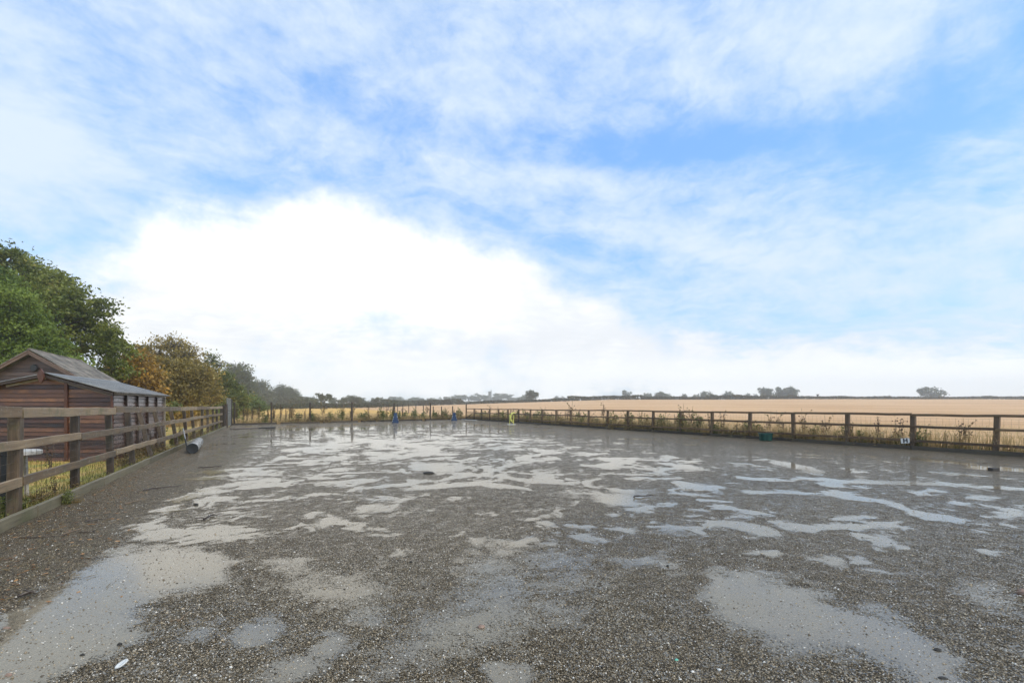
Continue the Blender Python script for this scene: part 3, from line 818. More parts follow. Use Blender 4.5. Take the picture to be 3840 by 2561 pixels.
# bargeboards and the diamond finial
fasc = [((RX + .03, RIDGE - .01), (C0.x + .18, roofz(C0.x + .18) - .01)), ((LX, roofz(LX) - .01), (RX - .03, RIDGE - .01))]
for (x0, z0), (x1, z1) in fasc:
    MB().bar((x0, C0.y - .16, z0 - .035), (x1, C0.y - .16, z1 - .035), .025, .075).build('bargeboard', M['dark_batten'], root)
for (x0, z0), (x1, z1) in [((RX + .05, RIDGE - .1), (C0.x + .02, EAVE - .1)), ((RX - 1.1, RIDGE - .31), (RX - .05, RIDGE - .1))]:
    MB().bar((x0, C0.y - .032, z0), (x1, C0.y - .032, z1), .012, .06).build('trim_board', M['fascia'], root)
fd = MB(); fx, fy, fz = RX - .02, C0.y - .185, RIDGE - .05
fo = [(0, .19), (.075, .08), (.095, .0), (.06, -.1), (0, -.19), (-.06, -.1), (-.095, 0), (-.075, .08)]
fd.add([Vector((fx + x, fy - .02, fz + z)) for x, z in fo] + [Vector((fx + x, fy + .015, fz + z)) for x, z in fo], [tuple(range(8))[::-1], tuple(range(8, 16))] + [(i, (i+1) % 8, (i+1) % 8 + 8, i + 8) for i in range(8)])
fd.build('finial', M['batten'], root)
# corrugated sheets
M['corrugated'] = plain('wet_corrugated', (.18, .17, .152), .42, .0, .3, .5, 3.0, dirt=(.12, .125, .11))
def corr(mb, P0, P1, Q0, Q1, waves, amp=.018, thick=.008):
    """corrugated sheet: P0-P1 along the top edge, Q0-Q1 along the foot"""
    n = waves * 8; up = Vector((0, 0, 1)); nd = 4
    V = []
    for lay in (0, 1):
        for j in range(nd + 1):
            for i in range(n + 1):
                k = i / n; p = P0.lerp(P1, k).lerp(Q0.lerp(Q1, k), j / nd)
                V.append(p + up * (amp * math.sin(2 * math.pi * k * waves) - lay * thick + amp))
    b0 = (nd + 1) * (n + 1); fs = []
    for j in range(nd):
        for i in range(n):
            a = j * (n + 1) + i
            fs.append((a, a + 1, a + n + 2, a + n + 1)); fs.append((a + b0, a + n + 1 + b0, a + n + 2 + b0, a + 1 + b0))
    for i in range(n):
        a = i; fs.append((a + 1, a, a + b0, a + 1 + b0)); a = nd * (n + 1) + i; fs.append((a, a + 1, a + 1 + b0, a + b0))
    for j in range(nd):
        a = j * (n + 1); c_ = a + n + 1; fs.append((a, c_, c_ + b0, a + b0)); a += n; c_ += n; fs.append((c_, a, a + b0, c_ + b0))
    return mb.add(V, fs)
F0 = -.20; F1 = LEN + .14
dk = MB()
for ex_ in (C0.x + .1, LX):
    A0, A1 = Vector((RX, C0.y - .05, RIDGE - .02)), Vector((ex_, C0.y - .05, roofz(ex_) - .02)); V_ = SD * (LEN + .1)
    dk.hexa([A0, A1, A1 + V_, A0 + V_] + [q_ + Vector((0, 0, .015)) for q_ in (A0, A1, A1 + V_, A0 + V_)])
roofL = dk.build('roof', M['dark_batten'], root)
for q in range(5):
    u0, u1 = F0 + (F1 - F0) * q / 5, F0 + (F1 - F0) * (q + 1) / 5 + .03
    lift = Vector((0, 0, .004 * (q % 2) + .002))
    rg = lambda u: Vector((RX, C0.y, RIDGE)) + SD * u + lift
    ex = C0.x + .20
    ev = lambda u: Vector((ex, C0.y, roofz(ex))) + SD * u + lift
    corr(MB(), rg(u0), rg(u1), ev(u0), ev(u1), 9).build('roof_sheet', M['corrugated'], roofL, smooth=True)
    lv_ = lambda u: Vector((LX, C0.y, roofz(LX))) + SD * u + lift
    corr(MB(), rg(u0), rg(u1), lv_(u0), lv_(u1), 9).build('roof_sheet', M['corrugated'], roofL, smooth=True)
rc = MB(); A, B = Vector((RX, C0.y, RIDGE + .045)) + SD * (F0 - .02), Vector((RX, C0.y, RIDGE + .045)) + SD * F1
for s_ in (1, -1):
    e = Vector((.16 * s_, 0, -.055 if s_ > 0 else -.035))
    rc.add([A, B, B + e, A + e, A - Vector((0, 0, .01)), B - Vector((0, 0, .01)), B + e - Vector((0, 0, .01)), A + e - Vector((0, 0, .01))], [(0, 1, 2, 3), (7, 6, 5, 4), (0, 3, 7, 4), (2, 1, 5, 6), (3, 2, 6, 7)])
rc.build('ridge_cap', M['corrugated'], roofL)

# ------------------------------------------------------------------ the taller barn behind it
B0 = Vector((-19.45, 19.0, -.05)); BR = 3.58; BL = 5.2; HW = 2.05; PT = .53; BD = Vector((-.44, .898, 0))
root = thing('gabled_barn', B0, 'taller weathered brown barn with steep mossy roof behind the low shed', 'barn')
row = 0; PBB = .15
BE = BR - HW * PT
lin = MB(); w_ = HW - .14
pts = [(B0.x - w_, B0.z), (B0.x + w_, B0.z), (B0.x + w_, BR - w_ * PT - .05), (B0.x, BR - .06), (B0.x - w_, BR - w_ * PT - .05)]
lin.add([Vector((x, B0.y + .03, z)) for x, z in pts], [(0, 1, 2, 3, 4)])
e1 = B0 + Vector((w_, 0, 0)); e2 = e1 + BD * BL
lin.add([Vector((e1.x, e1.y + .03, B0.z)), Vector((*e2.xy, B0.z)), Vector((*e2.xy, BE)), Vector((e1.x, e1.y + .03, BE))], [(0, 1, 2, 3)])
wallB = lin.build('gable_wall', M['barn'], root)
while True:
    z0 = B0.z + row * PBB; z1 = z0 + PBB - .005
    if z0 > BR - .12: break
    hwid = min(HW - .12, (BR - .03 - z1) / PT - .02)
    if hwid > .1:
        lap(MB(), Vector((B0.x - hwid, B0.y, 0)), Vector((B0.x + hwid, B0.y, 0)), z0, z1, outF).build('plank', M['barn'], wallB)
    row += 1
M['felt'] = plain('mossy_roof_felt', (.215, .185, .15), .9, 0, .35, .3, 2.2, dirt=(.10, .115, .075), bumpd=.08)
for s_ in (1, -1):
    for q in range(4):
        # four lapped courses of felt, each a little proud of the one below
        k0, k1 = q / 4, (q + 1) / 4 + .02
        A0 = Vector((B0.x + s_ * (HW + .1) * k0, B0.y - .22, BR + .05 - (HW + .1) * k0 * PT)); A1 = Vector((B0.x + s_ * (HW + .1) * k1, B0.y - .22, BR + .05 - (HW + .1) * k1 * PT))
        dz_ = Vector((0, 0, .014 * (3 - q))); V = BD * (BL + .3)
        MB().hexa([A0 + dz_, A1 + dz_, A1 + V + dz_, A0 + V + dz_] + [p_ + Vector((0, 0, .03)) for p_ in (A0 + dz_, A1 + dz_, A1 + V + dz_, A0 + V + dz_)]).build('roof_course', M['felt'], root)
    MB().bar((B0.x, B0.y - .235, BR - .02), (B0.x + s_ * (HW + .08), B0.y - .235, BR - .02 - (HW + .08) * PT), .03, .13).build('bargeboard', M['barge'], root)
    MB().bar((B0.x, B0.y - .255, BR + .035), (B0.x + s_ * (HW + .08), B0.y - .255, BR + .035 - (HW + .08) * PT), .03, .04).build('barge_cap', M['barge'], root)
rk = MB(); A = Vector((B0.x, B0.y - .22, BR + .115)); rk.tube([A, A + BD * (BL * .5) + Vector((0, 0, -.015)), A + BD * (BL + .3)], .05, 8).build('ridge_roll', M['felt'], root)
M['black'] = plain('black_rubber', (.018, .019, .018), .45)
vt = MB(); vt.lathe((0, 0, 0), [(.02, 0), (.13, 0), (.15, .03), (.13, .06), (.02, .06)], 16)
vt.v = [(B0.x + .05 + x, B0.y - .03 - z, 2.95 + y) for x, y, z in vt.v]
vt.build('gable_lamp', M['black'], root)

# ------------------------------------------------------------------ small things about the yard
M['white_wood'] = plain('weathered_white', (.55, .52, .46), .5, 0, .2, .4, 8, dirt=(.30, .27, .22))
tc_ = Vector((-7.83, 7.25, -.05))
root = thing('round_table', tc_, 'small round pale wooden table behind the grey fence', 'table')
MB().lathe(tc_ + Vector((0, 0, .69)), [(.30, 0), (.375, .0), (.385, .01), (.385, .055), (.37, .065), (.02, .066)], 28).build('table_top', M['white_wood'], root)
for lx, ly in ((.14, -.1), (-.2, -.1), (.05, .22), (-.2, .18)):
    MB().bar(tc_ + Vector((lx * .95, ly * .95, .69)), tc_ + Vector((lx * 1.05, ly * 1.05, 0)), .045, .045, up=(0, 1, 0)).build('leg', M['white_wood'], root)

tk = Vector((-7.74, 6.42, -.05))
root = thing('water_tank', tk, 'black plastic tank with a dull grey face panel at the left edge behind the fence', 'tank')
tb = MB(); tb.box(tk + Vector((0, 0, .38)), (1.15, .62, .76)); tb.build('tank_body', M['black'], root)
MB().box(tk + Vector((0, 0, .79)), (1.2, .68, .05)).build('tank_lid', M['black'], root)
M['dull_grey'] = plain('dull_grey', (.16, .15, .13), .6, 0, .2)
pn = MB(); pl = [(-.30, -.28), (.33, -.28), (.42, -.2), (.44, .08), (.36, .2), (.2, .26), (-.2, .26), (-.3, .2)]
pn.add([tk + Vector((x - .02, -.325, .40 + z)) for x, z in pl] + [tk + Vector((x - .02, -.30, .40 + z)) for x, z in pl], [tuple(range(8)), tuple(range(15, 7, -1))] + [(i, i + 8, (i+1) % 8 + 8, (i+1) % 8) for i in range(8)])
pn.build('face_panel', M['dull_grey'], root)

M['pipe'] = plain('grey_pipe', (.30, .30, .29), .28, .25, .15, .6, 5, dirt=(.28, .28, .26))
a, bq = Vector((-9.42, 13.75, .155)), Vector((-10.95, 16.3, .155))
root = thing('drain_pipe', a - Vector((0, 0, .155)), 'fat grey pipe with a black end lying beside the kerb', 'pipe')
d = (bq - a).normalized(); sd_ = Vector((d.y, -d.x, 0))
pp = MB(); n = 28; V = []
for ring_, (pt, rr_) in enumerate([(a, .142), (a, .15), (a + d * .03, .155), (a + d * .06, .15), (bq, .15), (bq, .142), (a + d * .02, .142)]):
    V += [pt + (sd_ * math.cos(2*math.pi*k/n) + Vector((0, 0, 1)) * math.sin(2*math.pi*k/n)) * rr_ for k in range(n)]
pp.add(V, [(i*n+k, i*n+(k+1) % n, (i+1)*n+(k+1) % n, (i+1)*n+k) for i in range(6) for k in range(n)])
pp.build('pipe_wall', M['pipe'], root, smooth=True)
ec = MB(); ec.add([a - d * .004 + (sd_ * math.cos(2*math.pi*k/n) + Vector((0, 0, 1)) * math.sin(2*math.pi*k/n)) * .1505 for k in range(n)] + [a + d * .006], [(k, (k+1) % n, n) for k in range(n)])
ec.build('end_cap', M['black'], root)
a, bq = onL(15.4, .04), onL(16.4, OFF - .03); a = a + nrmL * .18; a.z = .02; bq.z = .62
root = thing('leaning_pole', a, 'thin pale metal pole leaning on the grey fence behind the pipe', 'pole')
MB().tube([a, a.lerp(bq, .45)], .022, 8).build('pole_foot', M['black'], root)
MB().tube([a.lerp(bq, .44), bq], .02, 8).build('pole_shaft', M['pipe'], root)

# blue jump stands
M['blue'] = plain('blue_plastic', (.010, .042, .115), .4, 0, .25, .5, 5, dirt=(.05, .08, .13))
M['white_plastic'] = plain('white_plastic', (.72, .72, .68), .4, 0, .08)
def jump_stand(px, py, label, hgt, wb):
    p = gp(px, py); p.z = 0
    root = thing('jump_stand', p, label, 'jump stand', 'blue stepped stands at the far end of the yard')
    steps = [(0, .18, 1.0), (.18, .36, .84), (.36, .56, .70), (.56, .78, .56), (.78, .93, .50)]
    bd = MB()
    for z0, z1, q in steps: bd.box((0, 0, hgt * (z0 + z1) / 2), (wb * q, .26 * (1 - z0 * .3), hgt * (z1 - z0) - .004))
    bd.build('body', M['blue'], root, local=True)
    hd = MB(); hd.box((-.06 * wb, 0, hgt * .965), (wb * .16, .14, hgt * .08)); hd.box((.17 * wb, 0, hgt * .965), (wb * .13, .14, hgt * .08)); hd.build('cap', M['blue'], root, local=True)
    for z, sx_ in ((.40, -.37), (.57, -.30), (.30, .45), (.60, .31), (.20, -.45)):
        MB().box((wb * sx_, -.06, hgt * z), (.05, .12, .05)).build('pole_cup', M['white_plastic'], root, local=True)
    root.rotation_euler.z = R(12)
jump_stand(1483, 1586, 'blue stepped plastic stand in front of the fourth tall post from the left', .88, .50)
jump_stand(1703, 1577.5, 'blue stepped plastic stand nearest the right corner post', .80, .52)

a, bq = gp(1733, 1577, .0), gp(1786, 1581, .0); a.z = .11; bq.z = .11
root = thing('white_plank', (a + bq) / 2 - Vector((0, 0, .11)), 'white plank raised on low blocks in the far right corner', 'plank')
MB().bar(a, bq, .18, .05, seg=3, jit=.003).build('board', M['white_wood'], root)
for k in (.15, .85):
    c_ = a.lerp(bq, k); MB().box((c_.x, c_.y, .043), (.12, .14, .086)).build('block', M['white_wood'], root)

# yellow hoop stand
M['yellow'] = plain('yellow_plastic', (.66, .62, .15), .45, 0, .15)
p = gp(1919, 1592)
root = thing('hoop_stand', p, 'yellow curved hoop on two thin legs with white feet by the right fence', 'stand')
for lx, hgt in ((-.16, .80), (.14, .74)):
    lg = MB(); lg.tube([p + Vector((lx, 0, .03)), p + Vector((lx - .01, 0, hgt * .6)), p + Vector((lx + .01, 0.02, hgt))], .032, 8); lg.build('leg', M['yellow'], root)
    MB().box(p + Vector((lx, 0, .02)), (.34, .1, .04), R(8)).build('foot', M['white_plastic'], root)
pts, rd = [], []
for k in range(15):
    an = R(62 + 200 * k / 14); pts.append(p + Vector((.16 + .27 * math.cos(an), -.03, .53 + .36 * math.sin(an)))); rd.append(.03 + .055 * math.sin(math.pi * k / 14))
MB().tube(pts, rd, 10).build('hoop', M['yellow'], root, smooth=True)
MB().tube([p + Vector((-.16, 0, .36)), p + Vector((.14, 0, .34))], .016, 6).build('crossbar', M['yellow'], root)

# green tub
M['teal'] = plain('teal_plastic', (.006, .06, .045), .4, 0, .25)
p = gp(2871, 1653)
root = thing('plastic_tub', p, 'dark green plastic tub standing against the right fence', 'tub')
tb = MB(); n = 20; V = []
for z, sx_, sy_ in ((0, .20, .15), (.02, .215, .165), (.27, .245, .185), (.28, .262, .20), (.315, .262, .20), (.315, .235, .175), (.05, .20, .15)):
    for k in range(n):
        an = 2 * math.pi * k / n; cx_, sn_ = math.cos(an), math.sin(an)
        V.append(p + Vector((sx_ * math.copysign(abs(cx_) ** .6, cx_), sy_ * math.copysign(abs(sn_) ** .6, sn_), z)))
tb.add(V, [(i*n+k, i*n+(k+1) % n, (i+1)*n+(k+1) % n, (i+1)*n+k) for i in range(6) for k in range(n)] + [tuple(range(n-1, -1, -1)), tuple(6*n+k for k in range(n))])
tb.build('tub_body', M['teal'], root, smooth=False)
hd = MB(); hd.tube([p + Vector((-.25, 0, .29)), p + Vector((-.14, -.16, .33)), p + Vector((.1, -.18, .335)), p + Vector((.25, 0, .29))], .008, 6); hd.build('handle', M['black'], root)
MB().box(p + Vector((0.005, -.178, .14)), (.02, .03, .24)).build('rib', M['teal'], root)

# the H marker
p = onR(15.18, -.06); p.z = .285
mk = thing('letter_marker', Vector((p.x, p.y, 0)) , 'small white board with a black letter H fixed to a fence post', 'marker')
M['ink'] = plain('black_ink', (.02, .02, .022), .5)
u = Vector((dirR.y * -1, dirR.x, 0)); 
fx_ = Vector((.955, -.295, 0)).normalized(); fn = Vector((fx_.y, -fx_.x, 0)); fn = fn if fn.y < 0 else -fn
tilt = R(5); ux = fx_ * math.cos(tilt) + Vector((0, 0, 1)) * math.sin(tilt); uz = Vector((0, 0, 1)) * math.cos(tilt) - fx_ * math.sin(tilt)
pc = p + fn * .08 - fx_ * .16
def plate(mb, outline, d0, d1):
    n = len(outline)
    mb.add([pc + ux * x * .86 + uz * z * .86 + fn * d0 for x, z in outline] + [pc + ux * x * .86 + uz * z * .86 + fn * d1 for x, z in outline], [tuple(range(n))[::-1], tuple(range(n, 2*n))] + [(i, (i+1) % n, (i+1) % n + n, i + n) for i in range(n)])
    return mb
plate(MB(), [(-.135, -.095), (.11, -.095), (.135, -.06), (.135, .06), (.115, .095), (-.135, .095)], 0, .02).build('board', M['white_plastic'], mk)
plate(MB(), [(-.07, -.075), (-.03, -.075), (-.03, -.012), (.03, -.012), (.03, -.075), (.07, -.075), (.07, .09), (.03, .09), (.03, .028), (-.03, .028), (-.03, .09), (-.07, .09)], .0205, .025).build('letter', M['ink'], mk)

# long pole lying at the far left
M['pole'] = wood('dark_pole', [(0.2, (.03, .022, .016)), (.6, (.08, .06, .045)), (.95, (.2, .17, .14))], rz=0)
a, bq = gp(862, 1611), gp(1032, 1606); a.z = bq.z = .05
root = thing('ground_pole', (a + bq) / 2 - Vector((0, 0, .05)), 'long dark pole lying on the wet ground in the far left corner', 'pole')
MB().tube([a, a.lerp(bq, .5) + Vector((0, 0, .006)), bq], [.045, .045, .04], 10).build('shaft', M['pole'], root)
MB().tube([a.lerp(bq, .62) + Vector((0, -.01, .004)), bq + Vector((.02, -.01, .006))], .049, 10).build('dark_sleeve', M['black'], root)

p = gp(926, 1591); 
root = thing('plastic_scrap', p, 'small white and black scrap lying at the foot of the far fence', 'scrap')
MB().lathe(p + Vector((0, 0, .0)), [(.06, 0), (.12, .03), (.10, .09), (.03, .13)], 8).build('white_part', M['white_plastic'], root)
MB().lathe(p + Vector((.14, .05, .0)), [(.07, 0), (.12, .05), (.06, .12), (.02, .15)], 8).build('black_part', M['black'], root)

p = ap(1122, 1577, 42.0); p.z = hz(p.x, p.y)
root = thing('feed_box', p, 'small brown box with a dark overhanging lid in the paddock grass', 'box')
MB().box(p + Vector((.05, 0, .32)), (.36, .34, .46)).build('box_body', M['barge'], root)
MB().box(p + Vector((0, 0, .66)), (.46, .44, .07), R(6)).build('lid', M['dark_batten'], root)
MB().lathe(p + Vector((0, 0, .69)), [(.05, 0), (.07, .05), (.04, .12), (.01, .14)], 10).build('knob', M['barge'], root)

# brick, clods, litter
M['brick'] = plain('wet_brick', (.06, .05, .04), .5, 0, .3)
M['pink_brick'] = plain('broken_brick', (.30, .20, .145), .7, 0, .2, bumpd=.01)
M['clod'] = plain('dark_clod', (.03, .026, .02), .7, 0, .3, bumpd=.02)
def lump(name, p, size, mat, label, cat, group=None, seed=1):
    rr_ = random.Random(seed); mb = MB(); n = 9
    rings = [(.0, .75), (.35, 1.0), (.7, .8), (1.0, .35)]
    V = []
    for zf, rf in rings:
        for k in range(n):
            an = 2 * math.pi * k / n; q = rf * rr_.uniform(.75, 1.2)
            V.append(p + Vector((size[0] / 2 * q * math.cos(an), size[1] / 2 * q * math.sin(an), size[2] * zf * rr_.uniform(.9, 1.05))))
    mb.add(V, [(i*n+k, i*n+(k+1) % n, (i+1)*n+(k+1) % n, (i+1)*n+k) for i in range(3) for k in range(n)] + [tuple(range(n-1, -1, -1)), tuple(3*n+k for k in range(n))])
    o = mb.build(name, mat); o.data.transform(Matrix.Translation(-p)); o.location = p
    return tag(o, label, cat, group)
p = gp(3726, 1766)
o = MB().box((0, 0, .035), (.16, .10, .075), R(5)).build('brick', M['brick']); o.location = p; tag(o, 'dark wet brick lying in the puddle near the right edge', 'brick')
lump('clod', gp(1606, 1776), (.24, .18, .045), M['clod'], 'dark clod beside the bright puddle in the middle of the yard', 'clod', seed=2)
lump('clod', gp(735, 1895), (.07, .05, .03), M['clod'], 'dark clod in the wet patch left of the forked twig', 'clod', seed=3)
lump('clod', gp(3516, 2440), (.042, .03, .018), M['clod'], 'black clod at the right end of the big right puddle', 'clod', seed=4)
lump('clod', gp(3535, 2545), (.06, .03, .012), M['clod'], 'flat black clod near the bottom right of the big puddle', 'clod', seed=5)
lump('stone', gp(3836, 2232), (.08, .07, .05), M['pink_brick'], 'reddish stone at the right edge of the gravel', 'stone', seed=6)
lump('stone', gp(1540, 2110), (.03, .025, .018), M['clod'], 'small dark stone in the gravel left of the round soft puddle', 'stone', seed=7)
lump('stone', gp(2503, 2125), (.03, .025, .018), M['clod'], 'small dark stone right of the yard centre', 'stone', seed=8)
lump('stone', gp(1805, 2353), (.05, .045, .02), M['pink_brick'], 'small tan stone in the middle foreground gravel', 'stone', seed=9)
lump('brick_chip', gp(32, 2534), (.036, .02, .016), M['pink_brick'], 'pale pink brick chip at the bottom left corner', 'brick chip', seed=10)
lump('brick_chip', gp(25, 2356), (.05, .025, .012), M['pink_brick'], 'orange brick chip at the left edge of the big puddle', 'brick chip', seed=11)
lump('clod', gp(310, 2458), (.028, .02, .013), M['clod'], 'black clod in the big left puddle', 'clod', seed=12)
lump('clod', gp(448, 2420), (.03, .02, .018), M['clod'], 'tiny black clod at the edge of the big left puddle', 'clod', seed=13)
o = lump('plastic_chip', gp(2537, 2474), (.022, .018, .008), plain('mint_plastic', (.12, .5, .36), .4), 'tiny mint green plastic chip in the foreground gravel', 'chip', seed=14)
# white ribbed lid
p = gp(459, 2508); p.z = .022
root = thing('bottle_lid', p, 'small white oval shell-like lid lying in the foreground gravel', 'lid')
mb = MB(); mb.lathe((0, 0, 0), [(.012, .0), (.026, .004), (.028, .011), (.025, .014), (.021, .010), (.004, .012)], 20)
Mx = Matrix.Rotation(R(-35), 4, 'Z') @ Matrix.Rotation(R(24), 4, 'X') @ Matrix.Diagonal((.72, 1.1, 1, 1))
mb.v = [tuple(Mx @ Vector(v)) for v in mb.v]; mb.build('rim', M['white_plastic'], root, smooth=True, local=True)
mb = MB(); mb.tube([Mx @ Vector((.012, -.012, .009)), Mx @ Vector((.017, 0, .0095)), Mx @ Vector((.012, .013, .009))], .0022, 6); mb.build('inner_rib', M['ink'], root, local=True)

# twigs
M['twig'] = wood('wet_twig', [(0.2, (.025, .016, .01)), (.6, (.06, .04, .026)), (.95, (.12, .085, .055))], vary=.3)
M['straw_stick'] = wood('pale_stick', [(0.2, (.12, .08, .045)), (.6, (.24, .165, .095)), (.95, (.36, .26, .16))], vary=.2)
def twig(pts, rad, label, mat='twig', forks=(), seed=0):
    rr_ = random.Random(seed + 50)
    P = [gp(*q) for q in pts]
    o0 = P[0].copy(); root = thing('twig', o0, label, 'twig', 'twigs strewn on the gravel')
    Q = []
    for a_, b_ in zip(P[:-1], P[1:]):
        for k in range(4): Q.append(a_.lerp(b_, k / 4) + Vector((rr_.uniform(-1, 1) * rad * 1.5, rr_.uniform(-1, 1) * rad * 3, rad + .004 + rr_.uniform(0, 1) * rad)))
    Q.append(P[-1] + Vector((0, 0, rad + .004)))
    MB().tube(Q, [rad * (1 - .6 * i / (len(Q) - 1)) for i in range(len(Q))], 6).build('stem', M[mat], root)
    for k, dx_, dy_, ln in forks:
        b_ = Q[min(len(Q) - 1, int(k * len(Q)))]; e = b_ + Vector((dx_, dy_, .35 * ln)).normalized() * ln
        MB().tube([b_, b_.lerp(e, .5) + Vector((0, 0, .006)), e], [rad * .6, rad * .45, rad * .25], 5).build('side_shoot', M[mat], root)
twig([(765, 1952), (790, 1938), (815, 1936)], .012, 'dark forked twig standing in the left puddle', 'twig', [(.3, -.3, .5, .12), (.5, .5, .4, .12), (.7, .2, -.6, .10), (.8, .6, .7, .1), (.15, -.8, -.2, .12)], 1)
twig([(2370, 1868), (2420, 1862), (2450, 1863)], .014, 'dark twig lying right of the yard centre', 'twig', [(.5, .4, .6, .15), (.7, .5, -.5, .1)], 2)
twig([(310, 1962), (360, 1953), (425, 1945)], .009, 'long thin dark twig on the gravel near the kerb', 'twig', [], 3)
twig([(240, 2006), (310, 1985)], .008, 'straw coloured stick pointing away from the kerb', 'straw_stick', [], 4)
twig([(70, 2022), (170, 2018), (250, 2008)], .007, 'nearest long dark twig below the kerb boards', 'twig', [(.4, .3, .8, .1)], 5)
twig([(290, 2000), (350, 1998), (360, 1990)], .006, 'short dark twig beside the straw coloured stick', 'twig', [], 6)
twig([(470, 1892), (500, 1885), (545, 1873)], .008, 'pale bent stick on the gravel before the wet patch', 'straw_stick', [], 7)
twig([(540, 1842), (610, 1832), (680, 1823)], .014, 'dark stick lying at the edge of the gravel by the far wet patch', 'twig', [], 8)
twig([(740, 1759), (790, 1756), (830, 1750)], .018, 'dark twig in the puddles right of the fat pipe', 'twig', [(.5, .5, .5, .2)], 9)
twig([(665, 2335), (690, 2315), (706, 2300)], .006, 'short straw coloured stick near the big left puddle', 'straw_stick', [(.2, -.5, -.3, .05)], 10)
twig([(70, 2245), (100, 2235), (120, 2222)], .012, 'dark rotten twig heap left of the big puddle', 'twig', [(.2, .3, .5, .1), (.5, -.6, .2, .1), (.7, .7, -.2, .1)], 11)
# ------------------------------------------------------------------ foliage
def rand_dirs(n):
    v = rng.normal(0, 1, (n, 3)); return v / np.linalg.norm(v, axis=1, keepdims=True)
def leaf_quads(C, size, tint, droop=0.0, aspect=.55):
    """diamond-shaped folded leaves at the given points"""
    n = len(C); a = rand_dirs(n); a[:, 2] -= droop; a /= np.linalg.norm(a, axis=1, keepdims=True)
    b_ = np.cross(a, rand_dirs(n)); b_ /= np.linalg.norm(b_, axis=1, keepdims=True) + 1e-9
    s = (size * rng.uniform(.6, 1.35, n))[:, None]
    up = np.cross(a, b_) * s * .12
    V = np.stack([C - a * s * .5, C + b_ * s * aspect * .5 + up, C + a * s * .5, C - b_ * s * aspect * .5 + up], 1).reshape(-1, 3)
    return V, np.arange(4 * n).reshape(n, 4), np.repeat(tint, 4)
def crown_points(blobs, n, csig, lo=.5, per=34):
    """points gathered in clumps spread through the outer part of each blob"""
    c = np.array([tuple(b_[0]) for b_ in blobs]); r = np.array([b_[1] for b_ in blobs], float)
    nc = max(6, n // per)
    w_ = r ** 2 / (r ** 2).sum(); k = rng.choice(len(r), nc, p=w_)
    d = rand_dirs(nc); rad = r[k] * (lo + (1 - lo) * rng.random(nc) ** .6)
    cc = c[k] + d * rad[:, None] * np.array([1, 1, .9])
    ct = rng.random(nc) * .8 + .05
    j = rng.integers(0, nc, n); sg = csig * rng.uniform(.5, 1.3, nc)
    P = cc[j] + rng.normal(0, 1, (n, 3)) * sg[j][:, None] * np.array([1, 1, .6])
    return P, np.clip(ct[j] + rng.normal(0, .16, n), 0, 1), cc
M['bark'] = wood('tree_bark', [(0.2, (.03, .026, .02)), (.6, (.075, .062, .048)), (.95, (.14, .12, .095))], vertical=True, vary=.2)
M['leaf_oak'] = foliage('leaf_dark_oak', (.070, .098, .012), (.29, .315, .055), (.36, .31, .07))
M['leaf_bright'] = foliage('leaf_bright_green', (.07, .115, .014), (.27, .35, .06))
M['leaf_orange'] = foliage('leaf_orange', (.20, .13, .03), (.56, .34, .06), (.66, .36, .055))
M['leaf_brown'] = foliage('leaf_brown_gold', (.18, .142, .035), (.48, .37, .10), (.58, .4, .1))
M['leaf_mixed'] = foliage('leaf_olive', (.075, .10, .024), (.25, .28, .07), (.38, .29, .08))
M['leaf_far'] = foliage('leaf_far_oak', (.045, .062, .020), (.125, .145, .045))
M['leaf_pale'] = foliage('leaf_pale_green', (.108, .156, .048), (.264, .324, .108))
M['leaf_hedge'] = foliage('leaf_hedge', (.035, .045, .017), (.10, .11, .042), (.16, .12, .05))

